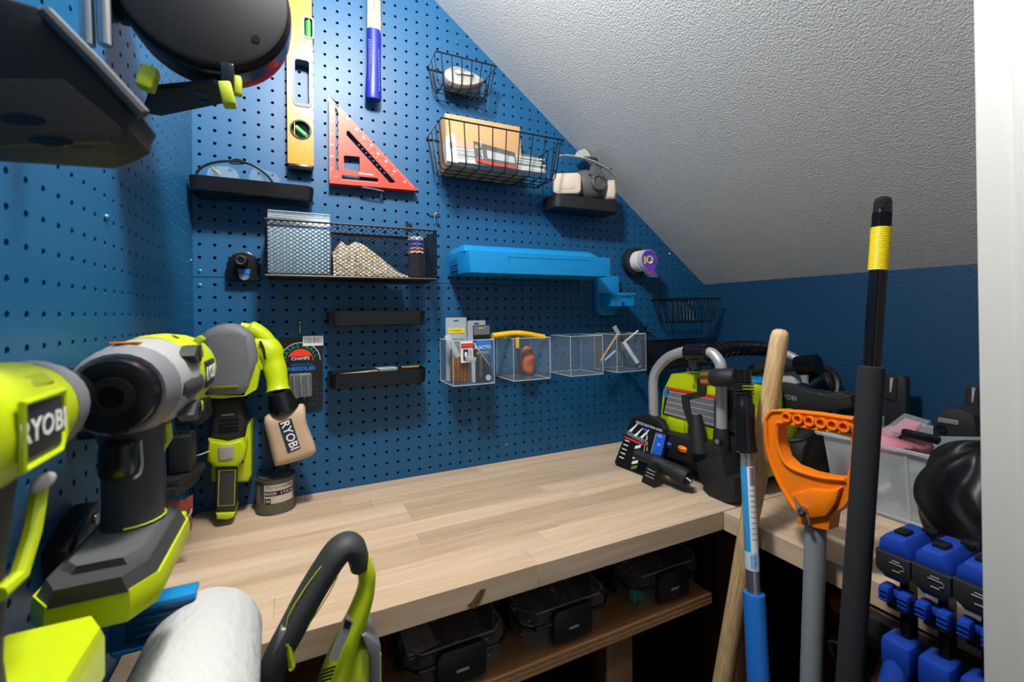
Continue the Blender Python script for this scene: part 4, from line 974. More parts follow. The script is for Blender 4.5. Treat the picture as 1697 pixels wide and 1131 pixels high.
LF(t, f).loft([yr(-3.6, 1.44, 1.45), yr(-4.6, 1.5, 1.5), yr(-6.2, 1.52, 1.48), yr(-7.8, 1.45, 1.4), yr(-8.6, 1.2, 1.2), yr(-8.9, .8, .9)]).done('motor_housing', LIME, t)
LF(t, f).loft([yr(-8.2, 1.38, 1.36), yr(-8.7, 1.22, 1.24), yr(-9.0, .7, .8)]).done('end_cap', GREYP, t)
for xx, zz in ((-3.3, .85), (-3.1, -1.0)):
    LF(t, f).plate([(xx + .9, zz), (xx + .3, zz + .28), (xx - .5, zz + .28), (xx - .7, zz), (xx - .5, zz - .28), (xx + .3, zz - .28)], 1.05, 1.5, 'xz').done('screw_boss', DRUB, t)
    LF(t, f).cyl((xx - .15, 1.45, zz), (xx - .15, 1.54, zz), .19).done('boss_screw', BLACK, t)
    LF(t, f).box((xx - .8, 1.3, zz), (.5, .4, .4), .08).done('boss_tip', LIME, t)
LF(t, f).box((-1.9, -.1, 1.33), (.8, .7, .06), .02, T=Euler((0, -.08, 0)).to_matrix()).done('orange_mark', mat('mark_orange', 'd9793a', .5), t)
LF(t, f).box((-5.6, 1.46, 0), (1.9, .14, .95), .06).done('badge', mat('badge_dark', '24292c', .5), t)
textw(t, 'RYOBI', f @ frame((-5.6, 1.535, 0), x=(-1, 0, 0), y=(0, 0, 1)), .5, PWHITE, bold=.012)
for k in range(3): LF(t, f).box((-6.0 - .3 * k, 1.0, 1.13), (.12, .5, .25), .03, T=Euler((.75, 0, 0)).to_matrix()).done('vent_slot', mat('lime_dark', '8d9b10', .5), t)
textw(t, '18V', f @ frame((-4.6, .62, 1.39), x=(-1, 0, 0), y=(0, -.7, .4)), .25, PBLACK)
def hr_(x0, x1, w, z): return [(x0 + (x1 - x0) * (.5 + .5 * cos(2 * pi * k / 20)), w * sin(2 * pi * k / 20), z) for k in range(20)]
HS = 2.25    # the handle sits this far forward
LF(t, f).loft([hr_(-5.6 + HS, -2.6 + HS, .8, -1.0), hr_(-5.3 + HS, -3.0 + HS, .76, -1.6), hr_(-5.1 + HS, -3.2 + HS, .74, -2.3), hr_(-5.05 + HS, -3.25 + HS, .72, -3.2), hr_(-5.05 + HS, -3.2 + HS, .74, -3.8), hr_(-5.3 + HS, -3.0 + HS, .85, -4.2)]).done('handle', DRUB, t)
b = LF(t, f)
for i in range(11):
    for j in range(6): b.box((-4.85 + HS + .15 * j, .66 - .012 * (j - 2) ** 2, -2.5 - i * .12), (.08, .1, .06))
b.done('grip_texture', RUBBER, t, kind='stuff')
LF(t, f).tube([(-5.05 + HS + .95 * (1 + cos(a)), .8 * sin(a), -3.82) for a in [k * pi / 10 for k in range(11)]], .03, 4).done('grip_line', LIME, t)
LF(t, f).box((-2.75 + HS, 0, -1.75), (.8, .8, 1.0), .2).done('trigger', BLACK, t)
LF(t, f).tube([(-3.1 + HS, .42, -1.35), (-3.15 + HS, .44, -2.1), (-2.9 + HS, .44, -2.27), (-2.5 + HS, .42, -2.27)], .045, 6).done('trigger_edge', SILV, t)
LF(t, f).tube([(-4.6 + HS, .75, -1.2), (-4.85 + HS, .74, -1.7), (-5.05 + HS, .5, -2.1)], .13, 8).done('lime_accent', LIME, t)
base = [(-3.5, -1.1), (-2.9, -1.3), (.9, -1.3), (1.7, -.8), (1.7, .75), (.95, 1.22), (-2.9, 1.22), (-3.5, .9)]
LF(t, f).loft([[(x, y * .8, -4.1) for x, y in base], [(x, y * .97, -4.5) for x, y in base]]).done('foot_pad', DRUB, t)
LF(t, f).loft([[(x - .03, y * 1.0, -4.45) for x, y in base], [(x, y * 1.03, -4.65) for x, y in base], [(x, y * 1.03, -5.0) for x, y in base], [(x, y * .95, -5.2) for x, y in base]]).done('battery_base', LIME, t)
cov = ((0, -1), (1, -1), (1.15, -.6), (1.15, .6), (1, 1), (0, 1))
LF(t, f).loft([[(-2.7 + 3.2 * u, .75 * v, -3.9) for u, v in cov], [(-2.7 + 3.2 * u, 1.08 * v, -4.3) for u, v in cov], [(-2.7 + 3.2 * u, 1.12 * v, -4.5) for u, v in cov]]).done('foot_cover', RUBBER, t)
LF(t, f).box((-3.3, .75, -4.6), (.5, .7, .5), .1).done('latch', LIME, t)
# wall hanger carrying it
for yy, zz in ((-20.5, -6.2), (-24.5, -6.35)):
    pass
h = thing('tool_hanger', 'black wall hanger arm behind the impact driver', 'hanger', (.4, -20, -6.5))
WB(h).bx((XL + .02, -21, -6.6), (XL + .3, -18.7, -4.2), .08).done('hanger_plate', BLACKM, h)
for yy in (-20.7, -18.9): WB(h).bx((XL + .25, yy - .2, -6.8), (2.2, yy + .2, -6.5), .06).done('arm', BLACKM, h)

# drill, nearest: points away from the camera
DX, DZ = 1.5, -4.5
t = thing('cordless_drill', 'lime cordless drill with dark logo badge, its body cut by the picture edge', 'drill', (DX, -31, -10))
t['label'] = 'lime cordless drill with large dark logo badge and grey clutch ring'
f = frame((DX, -28.1, DZ), x=(0, 1, 0), z=(0, 0, 1)) @ Matrix.Diagonal((1, .92, .95, 1))     # origin at the clutch ring
LF(t, f).loft([yr(-.05, 1.0, 1.02), yr(-.6, 1.12, 1.15), yr(-1.4, 1.2, 1.22), yr(-2.6, 1.22, 1.25, 0, 24, .9), yr(-4.2, 1.2, 1.22, 0, 24, .9), yr(-5.2, 1.0, 1.05)]).done('motor_housing', LIME, t)
LF(t, f).loft([yr(-.35, 1.08, 1.1), yr(.1, 1.1, 1.12), yr(.4, 1.02, 1.05), yr(.5, .95, .95)]).done('clutch_ring', GREYP, t)
LF(t, f).loft([yr(.45, .82, .82), yr(.7, .8, .8), yr(1.6, .72, .72), yr(2.0, .45, .45)]).done('chuck', BLACK, t)
LF(t, f).tube([(-1.45, -1.2, .58), (-3.05, -1.26, .58), (-3.05, -1.26, -.62), (-1.7, -1.24, -.62), (-1.4, -1.2, -.3)], .07, 6, True).done('badge_frame', LIME, t)
LF(t, f).box((-2.3, -1.2, .0), (1.4, .12, 1.0), .05).done('badge', mat('badge_dark', '24292c', .5), t)
textw(t, 'RYOBI', f @ frame((-2.3, -1.268, .0), x=(1, 0, 0), y=(0, 0, 1)), .42, PWHITE, bold=.012)
for k in range(2): LF(t, f).box((-1.6 - .9 * k, -.85, .82), (.8, .3, .1), .03, T=Euler((.8, 0, 0)).to_matrix()).done('vent_slot', mat('lime_dark', '8d9b10', .5), t)
LF(t, f).loft([hr_(-3.6, -1.4, .85, -.9), hr_(-3.4, -1.7, .82, -1.6), hr_(-3.5, -1.9, .8, -2.4), hr_(-3.6, -2.0, .8, -4.2), hr_(-3.8, -1.8, .9, -5.5)]).done('handle', DRUB, t)
LF(t, f).tube([(-1.3, -.75, -1.5), (-1.8, -.84, -2.2), (-2.3, -.86, -2.8), (-2.9, -.84, -2.8)], .15, 8).done('lime_accent', LIME, t)
LF(t, f).box((-1.4, 0, -1.65), (.55, .7, .9), .2).done('trigger', BLACK, t)
LF(t, f).ball((-1.5, -.9, -1.3), (.42, .14, .17), 14, 8).done('direction_switch', SILV, t)
dbase = ((-4.2, -1.2), (.3, -1.2), (.95, -.8), (.95, .8), (.3, 1.2), (-4.2, 1.2))
LF(t, f).loft([[(x, y, -5.6) for x, y in dbase], [(x, y * 1.08, -5.85) for x, y in dbase], [(x, y * 1.08, -6.8) for x, y in dbase]]).done('battery_base', LIME, t)
h = thing('tool_hanger', 'black wall hanger arm behind the near drill', 'hanger', (.4, -33, -6.5))
WB(h).bx((XL + .02, -32.5, -6.6), (XL + .3, -30, -4.2), .08).done('hanger_plate', BLACKM, h)
for yy in (-32.2,): WB(h).bx((XL + .25, yy - .2, -6.0), (1.6, yy + .2, -5.75), .06).done('arm', BLACKM, h)

# black bracket low on the side wall
p = at(100, 890, x=XL)
t = thing('wall_bracket', 'small black bracket with a bolt hole low on the side wall', 'bracket', (XL, p.y, p.z))
WB(t).plate([(p.y - 1.2, p.z - 1.2), (p.y + 1.0, p.z - .6), (p.y + 1.0, p.z + .7), (p.y - .2, p.z + .5), (p.y - 1.3, p.z + .0)], XL, XL + .7, 'yz', bev=.08).done('plate', BLACK, t)
WB(t).cyl((XL + .68, p.y + .6, p.z + .2), (XL + .78, p.y + .6, p.z + .2), .2).done('bolt', STEEL, t)

# printed black holders on the side wall by the corner
t = thing('tool_holder', 'black printed post holder on a stepped ledge by the corner', 'holder', (.6, -6.5, -13))
def hq(u, v, y): return at(240 + u * .2299, 640 + v * .2299, y=y)
a, c = hq(180, 350, -7.5), hq(355, 600, -7.5)
WB(t).bx((max(a.x, XL + .05), -8.2, c.z), (c.x, -6.6, a.z), .18, 3).done('post', BLACKM, t)
for k in (0, 1): WB(t).cyl(((a.x + c.x) / 2 + .25 - .35 * k, -7.4, a.z - .02), ((a.x + c.x) / 2 + .25 - .35 * k, -7.4, a.z + .02), .14).done('post_hole', BLACK, t)
L1, L2 = hq(100, 640, -8.5), hq(465, 575, -7.5)
WB(t).plate([(XL, -9.2), (.4, -9.2), (1.15, -7.6), (1.25, -6.2), (XL, -6.0)], c.z - .45, c.z, 'xy', bev=.06).done('ledge', BLACKM, t)
WB(t).plate([(XL, -9.4), (.3, -9.4), (.95, -7.9), (1.0, -6.3), (XL, -6.1)], c.z - .95, c.z - .42, 'xy', bev=.06).done('ledge', BLACKM, t)
WB(t).cyl((.25, -8.6, c.z), (.25, -8.6, c.z + .05), .13).done('screw', STEEL, t)
t = thing('tool_holder', 'black printed arm with a steel pin beside the sander', 'holder', (.8, -6, -9))
a, c = hq(140, 120, -6.0), hq(470, 290, -3.0)
WB(t).plate([(hq(140, 130, -6).x, hq(140, 130, -6).z), (hq(440, 112, -6).x, hq(440, 112, -6).z), (hq(455, 240, -6).x, hq(455, 240, -6).z), (hq(400, 280, -6).x, hq(400, 280, -6).z), (hq(150, 300, -6).x, hq(150, 300, -6).z)], -6.0, -3.9, 'xz', bev=.08).done('arm', BLACKM, t)
WB(t).tube([hq(140, 190, -8.5), hq(350, 125, -7.5)], .11, 10).done('pin', CHROME, t)
WB(t).tube([hq(355, 510, -6.5), hq(465, 470, -6.2)], .05, 6).done('pin', CHROME, t)
WB(t).tube(spl([hq(300, 60, -6), hq(330, 100, -6.5), hq(380, 110, -6.8)], 4), .2, 8).done('claw', BLACK, t)
WB(t).tube(spl([hq(160, 240, -6.8), hq(130, 330, -6.8), hq(110, 400, -6.8)], 4), .2, 8).done('claw', BLACK, t)
# folded sandpaper on a hook
t = thing('sandpaper_sheets', 'folded rust-red sandpaper sheets hanging on a bent steel hook', 'sandpaper', (1.0, -9, -15.5))
SP = mat('sandpaper_red', '9c4a3e', .9, bump=.4, bscale=50); SPD = mat('sandpaper_edge', '5c2a26', .9)
for nm, pts, y, m in (('sheet', [(115, 850), (270, 820), (350, 975), (240, 930)], -8.6, SP), ('sheet', [(275, 825), (345, 785), (345, 900), (300, 880)], -8.2, SP), ('sheet', [(260, 985), (345, 960), (335, 1045)], -8.8, SP), ('sheet', [(105, 865), (235, 985), (330, 980), (150, 880)], -8.3, SPD)):
    P = [hq(u, v, y) for u, v in pts]; WB(t).loft([[(p.x, y, p.z) for p in P], [(p.x, y + .06, p.z) for p in P]]).done(nm, m, t)
h = thing('peg_hook', 'bent steel hook holding the sandpaper', 'hook', (XL, -9, -15.5))
WB(h).tube(spl([(XL - .1, -9.0, hq(250, 985, -9).z - .2), hq(250, 985, -9), hq(300, 950, -9), hq(325, 910, -9), hq(330, 880, -9)], 5), .1, 8).done('prong', STEEL, h)

# blue holder on the side wall under the driver
DBL = mat('deep_blue_enamel', '0d5b8c', .35, bump=.05, bscale=8)
t = thing('wall_shelf_bracket', 'deep blue ribbed bracket on the side wall behind the paper towels', 'bracket', (1.0, -19.6, -16))
def bq(u, v, y=-20.0): return at(u * .38117, 700 + v * .38117, y=y)
Pf = [bq(455, 835), bq(780, 745), bq(700, 945), bq(420, 1015)]
xa, xb = max(bq(470, 900).x, XL + .1), 3.1
zt_, zl_ = bq(640, 790).z, bq(560, 1000).z
WB(t).bx((xa, -20.0, zl_), (xb, -19.7, zt_), .08).done('front_plate', DBL, t)
WB(t).bx((xa + .1, -20.12, zt_ - .18), (xb, -19.2, zt_ + .05), .05).done('top_flange', BLUEB, t)
WB(t).bx((xa + .1, -20.12, zl_ - .02), (xb, -19.6, zl_ + .14), .05).done('bottom_flange', BLUEB, t)
WB(t).bx((xa + .55, -20.08, zl_ + .35), (xb - .2, -20.0, zt_ - .4), .04).done('recess_panel', mat('navy_panel', '0d3f63', .45), t)
for k in range(4): WB(t).bx((xa + .8, -20.13, zl_ + .5 + .3 * k), (xb - .4, -20.06, zl_ + .58 + .3 * k), .02).done('rib', mat('navy_panel', '0d3f63', .45), t)
WB(t).bx((XL + .02, -24.5, zl_ + .1), (XL + .5, -19.7, zl_ + .9), .06).done('wall_arm', DBL, t)
WB(t).bx((XL + .02, -19.95, zl_ + .1), (xa + .2, -19.65, zt_ - .2), .06).done('gusset', DBL, t)

# top-left: black docks and the round tool
t = thing('tool_dock', 'black plastic wall dock with two oval slots in its underside', 'dock', (1.5, -27, 2))
def pq(u, v, y): q = at(u, v, y=y); return (max(q.x, XL + .05), q.z)
outl = [pq(-90, 300, -29), pq(0, 283, -29), pq(150, 250, -29), pq(195, 236, -29), pq(220, 222, -29), pq(222, 205, -29), pq(232, 190, -29), pq(130, 62, -29), pq(70, 18, -29), pq(-90, -40, -29)]
outl = [(max(x, XL + .05), z) for x, z in outl]
WB(t).plate(outl[1:-1] + [(XL + .05, outl[-2][1] + .3), (XL + .05, outl[1][1])] if False else outl[2:9] + [(XL + .05, outl[8][1] + .25), (XL + .05, outl[2][1] - .15)], -29.2, -27.6, 'xz', bev=.1).done('dock_body', BLACKM, t)
a = [pq(0, 160, -29.3), pq(110, 135, -29.3), pq(205, 215, -29.3), pq(185, 238, -29.3), pq(0, 280, -29.3)]
WB(t).plate([(XL + .05, a[0][1] - .1)] + a[1:4] + [(XL + .05, a[4][1] + .05)], -29.2, -29.45, 'xz', bev=.06).done('underside_plate', mat('dock_underside_lit', '2f2c2a', .55), t)  # brownish light falling on the underside is put into this colour
for u, v in ((38, 197), (85, 234)): q = at(u, v, y=-29.46); WB(t).plate([(q.x + .34 * cos(k * pi / 8), q.z + .11 * sin(k * pi / 8) + .02 * cos(k * pi / 8)) for k in range(16)], -29.44, -29.47, 'xz').done('oval_slot', BLACK, t)
q0, q1 = at(75, 20, y=-29.3), at(238, 190, y=-29.3)
WB(t).tube([q0, q0.lerp(q1, .5) + Vector((.03, 0, .0)), q1], .14, 8).done('side_rail', mat('rail_grey', '4c4e50', .35), t)
t = thing('tool_dock', 'black wall dock with lime catches under the round black tool', 'dock', (1.5, -15, 8))
P = [at(u, v, z=8.0) for u, v in ((236, 188), (268, 193), (372, 172), (392, 152), (355, 140), (250, 150))]
WB(t).plate([(max(p.x, XL + .05), p.y) for p in P], 8.0, 8.28, 'xy', bev=.06).done('dock_body', BLACKM, t)
for u, v in ((334, 155), (340, 169)): q = at(u, v, z=8.0); WB(t).cyl((q.x, q.y, 7.97), (q.x, q.y, 8.02), .25).done('oval_slot', BLACK, t)
LIMED = mat('lime_worn', '9aa80e', .5)
for u, v, w in ((246, 131, .6), (377, 158, .5)):
    q = at(u, v, y=-18.6 if u > 300 else -17.0); WB(t).box(q, (w, .7, 1.0), .1, T=Euler((0, .25 if u < 300 else -.2, 0)).to_matrix()).done('lime_catch', LIMED, t)
q = at(394, 143, y=-17.6); WB(t).box(q, (.35, .4, .9), .1).done('lime_catch', LIMED, t)
for u in (377,):
    q = at(u, 128, y=-18.6); WB(t).box((q.x, q.y + .1, q.z), (.5, .4, 1.2), .06).done('catch_post', BLACK, t)
t = thing('round_tool', 'large round black power tool with red rim hung high on the side wall', 'tool', (3.3, -16.5, 8.3))
cx_, cz_, R_ = 3.3, at(330, 106, y=-18).z + 3.35, 3.3
WB(t).lathe([(.1, 0), (R_ * .93, 0), (R_ * .98, .06), (R_, .2), (R_, .55)], (cx_, -18, cz_), (0, 1, 0), 56).done('face', mat('disc_black', '050506', .55, spec=.3), t)
WB(t).lathe([(R_ * 1.0, .5), (R_ * 1.03, .6), (R_ * 1.03, 1.5), (R_, 1.6)], (cx_, -18, cz_), (0, 1, 0), 56).done('body_band', mat('gloss_black', '0f1012', .2), t)
WB(t).lathe([(R_ * .99, 1.55), (R_ * 1.01, 1.65), (R_ * 1.01, 2.2), (R_ * .9, 2.5), (.3, 2.6)], (cx_, -18, cz_), (0, 1, 0), 56).done('red_rim', mat('rim_red', 'a3172a', .3), t)
q = at(424, 65, y=-18); WB(t).cyl((q.x, -18.03, q.z), (q.x, -17.98, q.z), .18).done('screw_hole', BLACK, t)
WB(t).bx((XL + .02, -16.6, cz_ - 1), (1.5, -15.3, cz_ + 1), .1).done('wall_mount', BLACK, t)
q = at(150, 40, y=-24); t2 = thing('bracket_edge_pair', 'pair of bracket edges modelled as steel rods beside the black dock', 'rod', (q.x, -24, q.z - 1))
for u in (142, 170): a, c = at(u, -30, y=-24), at(u + 4, 75, y=-24); WB(t2).tube([a, c], .18, 10).done('rod', STEEL, t2)  # edges of a bracket, drawn as two steel rods

# ---------------------------------------------------------------- paper towel roll and loop-handled tool in front of the worktop
TOW = mat('paper_towel', 'c6c6c4', .95, bump=1.0, bscale=22, stretch=(1.4, .8, 1.4), bdist=.0025)
ax = Vector((-.0477, .9887, -.1422)); e0 = Vector((3.3, -19.0, -16.0)); R_ = 2.05
t = thing('paper_towel_roll', 'white paper towel roll with quilted pattern in front of the worktop', 'paper towel', tuple(e0 - ax * 5.5))
WB(t).lathe([(.75, 0), (R_ - .35, 0), (R_ - .12, .08), (R_, .3), (R_, 10.9), (R_ - .1, 11), (.75, 11), (.75, 0)], e0, -ax, 56, False).done('sheet_roll', TOW, t)
WB(t).lathe([(.74, .02), (.74, 10.98), (.66, 10.98), (.66, .02), (.74, .02)], e0, -ax, 24, False).done('core', CARD, t)
t = thing('towel_holder', 'dark rod bracket on the worktop edge carrying the paper towels', 'holder', (4, -18.1, -17))
WB(t).tube([e0 + ax * .9, e0 - ax * 11.3], .3, 12).done('rod', BLACKM, t)
c = e0 + ax * .9
WB(t).bx((c.x - .6, -18.25, -19.0), (c.x + .6, -18.0, c.z + .4), .06).done('bracket_plate', BLACKM, t)

t = thing('loop_handle_tool', 'grey and lime cordless tool with looped rubber handle before the worktop', 'tool', (7.5, -20.5, -22))
def kq(u, v, y=-20.5): return at(200 + u * .29464, 850 + v * .29464, y=y)
G = [(838, 985), (850, 900), (885, 800), (970, 640), (1060, 470), (1150, 320), (1215, 225), (1270, 185), (1310, 195), (1335, 250), (1345, 310)]
rads = [.62, .7, .74, .78, .8, .8, .8, .75, .7, .62, .55]
sm = spl([kq(*p) for p in G], 5); n = len(sm); rs = []
for i in range(n):
    a = min(i / 5, len(rads) - 1.001); k = int(a); rs.append(rads[k] + (rads[k + 1] - rads[k]) * (a - k))
WB(t).tube(sm, rs, 18, flat=.72).done('handle', DRUB, t)
G2 = [(1355, 270), (1385, 350), (1375, 450), (1335, 570), (1280, 700), (1230, 850), (1190, 1000), (1150, 1200)]
WB(t).tube(spl([kq(*p) for p in G2], 5), [.42 + .5 * max(0, (k - 8) / 28) for k in range(36)], 14, flat=.9).done('lime_strut', LIME, t)
pan = [(905, 610), (945, 600), (965, 640), (835, 900), (812, 870)]
WB(t).plate([(kq(*p).x, kq(*p).z) for p in pan], -20.3, -21.1, 'xz', bev=.08).done('side_plate', ALU, t)
for a, c in (((940, 730), (965, 870)), ((965, 870), (950, 880))):
    WB(t).tube([kq(*a, y=-21.15), kq(*c, y=-21.15)], .13, 8).done('lime_accent', LIME, t)
pts = [(1160, 270), (1215, 370), (1000, 700), (940, 590)]
WB(t).tube(spl([kq(*p, y=-21.05) for p in pts], 4, True), .025, 4, True).done('grip_line', LIME, t)
body = [(1330, 700), (1390, 690), (1450, 730), (1455, 1200), (1120, 1300), (1180, 950)]
WB(t).plate([(kq(*p, y=-20).x, kq(*p, y=-20).z) for p in body], -19.2, -20.9, 'xz', bev=.12).done('lime_body', LIME, t)
bod2 = [(1345, 640), (1370, 630), (1450, 700), (1440, 1250), (1385, 1250), (1390, 760)]
WB(t).plate([(kq(*p, y=-20.4).x, kq(*p, y=-20.4).z) for p in bod2], -18.6, -21.1, 'xz', bev=.1).done('grey_cover', GREYP, t)
dl = [(1275, 575), (1310, 620), (1215, 840), (1170, 830)]
WB(t).plate([(kq(*p, y=-21.3).x, kq(*p, y=-21.3).z) for p in dl], -21.25, -21.3, 'xz').done('picture_label', PGREY, t)
dl = [(1262, 600), (1300, 620), (1285, 660), (1250, 650)]
WB(t).plate([(kq(*p, y=-21.32).x, kq(*p, y=-21.32).z) for p in dl], -21.3, -21.32, 'xz').done('label_figure', PBLACK, t)
for k in range(4): q = kq(1170 - 8 * k, 880 + 22 * k, y=-21.45); WB(t).bx((q.x - .28, -21.42, q.z - .035), (q.x + .28, -21.46, q.z + .035)).done('label_line', PBLACK, t)
# ---------------------------------------------------------------- pressure washer in the corner (its front looks along -x)
def wq(u, v, x=38.0): return at(1010 + u * .26528, 540 + v * .26528, x=x)
def yzp(pts, x): return [(wq(u, v, x).y, wq(u, v, x).z) for u, v in pts]
TUBE = mat('silver_tube', 'b3b6b8', .35, .45)
t = thing('pressure_washer', 'lime and black electric pressure washer with silver tube frame on the worktop', 'pressure washer', (43, -12, ZB))
hoop = [wq(280, 640), wq(275, 480), wq(275, 340), wq(300, 270), wq(360, 205), wq(430, 172), wq(500, 160), wq(600, 165), wq(650, 180), wq(690, 235), wq(698, 300), wq(700, 480), wq(702, 740)]
WB(t).tube(spl(hoop, 6), .46, 14).done('front_hoop', TUBE, t)
WB(t).plate(yzp([(395, 297), (660, 300), (680, 340), (680, 745), (600, 735), (470, 695), (325, 640), (325, 600), (345, 400)], 39.0), 38.7, 41.5, 'yz', bev=.25).done('front_shell', LIME, t)
WB(t).plate(yzp([(365, 570), (470, 600), (470, 690), (365, 650)], 38.65), 38.5, 38.8, 'yz', bev=.1).done('shell_boss', LIME, t)
lab = [(355, 382), (664, 452), (664, 640), (332, 550)]
WB(t).plate(yzp(lab, 38.62), 38.6, 38.68, 'yz').done('warning_label', mat('label_black', '1a1b1d', .45), t)
WB(t).plate(yzp([(365, 384), (664, 436), (664, 456), (362, 400)], 38.58), 38.55, 38.6, 'yz').done('red_stripe', PRED, t)
for i in range(22):
    v0, v1 = 408 + i * 6.5, 460 + i * 8
    m = PGREY if i % 5 else PWHITE
    WB(t).plate(yzp([(372 - i * 1.5, v0), (655, v1), (655, v1 + 2.6), (372 - i * 1.5, v0 + 2.6)], 38.57), 38.56, 38.6, 'yz').done('print_line', m, t)
for v in (404, 432): q = wq(352, v, 38.56); WB(t).cyl((38.6, q.y, q.z), (38.54, q.y, q.z), .26).done('safety_symbol', PBLUE, t)
# lower chassis
WB(t).plate(yzp([(330, 650), (700, 745), (730, 800), (640, 900), (560, 860), (345, 800)], 38.0), 37.3, 39.2, 'yz', bev=.12).done('nozzle_rail', BLACKM, t)
WB(t).bx((38.9, -16.6, -17.0), (50.5, -8.2, -14.2), .4).done('chassis', BLACKM, t)
WB(t).bx((39.6, -16.0, -14.4), (46.3, -8.8, -8.9), .8, 3).done('motor_shell', LIME, t)
foot = [(655, 815), (735, 800), (760, 935), (815, 945), (825, 1095), (765, 1112), (655, 1060), (590, 940), (575, 850)]
WB(t).plate([(y, max(z, ZB + .01)) for y, z in yzp(foot, 37.6)], 36.9, 39.6, 'yz', bev=.15).done('foot', BLACKM, t)
WB(t).bx((37.0, -8.6, ZB + .01), (39.4, -7.2, -14.6), .2).done('foot', BLACKM, t)
WB(t).plate(yzp([(160, 580), (250, 545), (330, 590), (360, 650), (240, 640)], 37.8), 37.4, 38.2, 'yz', bev=.08).done('side_guard', BLACKM, t)
WB(t).lathe([(.62, 0), (.62, 1.6), (.5, 2.0)], wq(700, 790, 38.0), (0, 0, 1), 18).done('leg_socket', BLACKM, t)
q = wq(672, 725, 37.5); WB(t).lathe([(.5, 0), (.5, .4), (.4, .5)], (37.95, q.y, q.z), (-1, 0, 0), 18).done('knob', BLACK, t)
q = wq(672, 725, 37.4); WB(t).lathe([(.2, 0), (.2, .1)], (37.45, q.y, q.z), (-1, 0, 0), 12).done('knob_screw', GREYP, t)
for u, v, m in ((378, 735, CLAMPB), (472, 765, ORANGE)):
    q = wq(u, v, 37.6); WB(t).lathe([(.3, -.7), (.3, -.35), (.55, -.2), (.6, .1), (.45, .25), (.3, .28)], q, (-.15, 0, 1), 12).done('quick_nozzle', m, t)
q = wq(565, 800, 37.3); q2 = wq(545, 605, 37.6)
WB(t).lathe([(.72, 0), (.7, .4), (.62, 1.5), (.48, 3.2), (.42, (q2 - q).length - .1), (.3, (q2 - q).length)], q, q2 - q, 18).done('turbo_nozzle', BLACKM, t)
# strap and upper handle
hb = [wq(500, 165, 37.9), Vector((40, -12.9, -6.25)), Vector((44, -12.9, -6.0)), at(1285, 580, x=50)]
WB(t).tube(spl(hb, 8), .62, 14).done('carry_handle', BLACK, t)
hp = spl(hb, 22)
for k in range(12, 60, 4): WB(t).tube([hp[k], hp[k] + (hp[k + 1] - hp[k]).normalized() * .22], .74, 14).done('handle_rib', BLACK, t)
WB(t).tube([wq(490, 165, 37.9), wq(620, 170, 37.9)], .72, 14).done('handle_clamp', BLACK, t)
ST = mat('webbing', '1c1d1f', .85, bump=.3, bscale=40)
def strap(pts, x, nm):
    for (a, c) in zip(pts, pts[1:]):
        A_, C_ = wq(*a, x), wq(*c, x)
        w = .42; WB(t).loft([[(x, A_.y - w, A_.z), (x, A_.y + w, A_.z), (x + .06, A_.y + w, A_.z), (x + .06, A_.y - w, A_.z)], [(x, C_.y - w, C_.z - .02), (x, C_.y + w, C_.z - .02), (x + .06, C_.y + w, C_.z - .02), (x + .06, C_.y - w, C_.z - .02)]]).done(nm, ST, t)
strap([(520, 180), (515, 225), (525, 270)], 37.5, 'strap')
strap([(575, 330), (570, 420), (470, 440), (480, 520), (515, 620), (510, 690)], 38.35, 'strap')
WB(t).tube([wq(490, 265, 37.5), wq(490, 285, 37.5), wq(520, 285, 37.5), wq(520, 265, 37.5)], .08, 6).done('buckle', STEEL, t)
# rear hoop and side post
r0 = at(1285, 580, x=50)
WB(t).tube(spl([r0, at(1325, 600, x=50), at(1333, 640, x=50), Vector((50, -15.5, -14.5))], 6), .4, 12).done('rear_hoop', TUBE, t)
WB(t).bx((38.4, -16.9, -14.8), (39.4, -16.1, -8.5), .1).done('side_post', BLACKM, t)
q = at(1215, 700, x=38.8); WB(t).box((38.8, -16.9, -12.0), (1.4, .9, .5), .08).done('post_clip', BLACK, t)
q = at(1207, 665, x=39); WB(t).lathe([(.45, 0), (.45, .3)], q, (-.5, -1, 0), 14).done('post_knob', BLACK, t)
WB(t).lathe([(1.35, 0), (1.4, .12), (1.35, .28), (.3, .32)], (44.0, -14.5, -8.9), (0, 0, 1), 24).done('blue_cap', BLUEB, t)
# wheel
wc = Vector((47.2, -17.9, -15.2)); WB(t).lathe([(.6, 0), (1.7, 0), (2.2, .15), (2.38, .45), (2.38, 1.1), (2.2, 1.4), (1.7, 1.5), (.6, 1.5)], (wc.x, wc.y + 1.2, wc.z), (0, -1, 0), 32).done('wheel', mat('tyre', '18191a', .7), t)
WB(t).lathe([(1.5, 0), (1.4, .06), (.5, .12), (.1, .2)], (wc.x, wc.y - .3, wc.z), (0, -1, 0), 24).done('hub', BLACKM, t)
WB(t).plate([(ZB, 0)] and [(41.6, -16.7), (46.5, -16.7), (46.2, -11.8), (42.0, -11.2)] if False else [(41.4, -16.6), (45.0, -16.6), (46.6, -13.4), (46.0, -11.2), (41.4, -10.8)], -16.2, -16.9, 'xz', bev=.2).done('side_shell', LIME, t)
WB(t).ball((40.5, -17.3, -14.0), (1.6, .9, 1.9), 20, 12).done('pump_cover', mat('charcoal', '3a3c3f', .5), t)

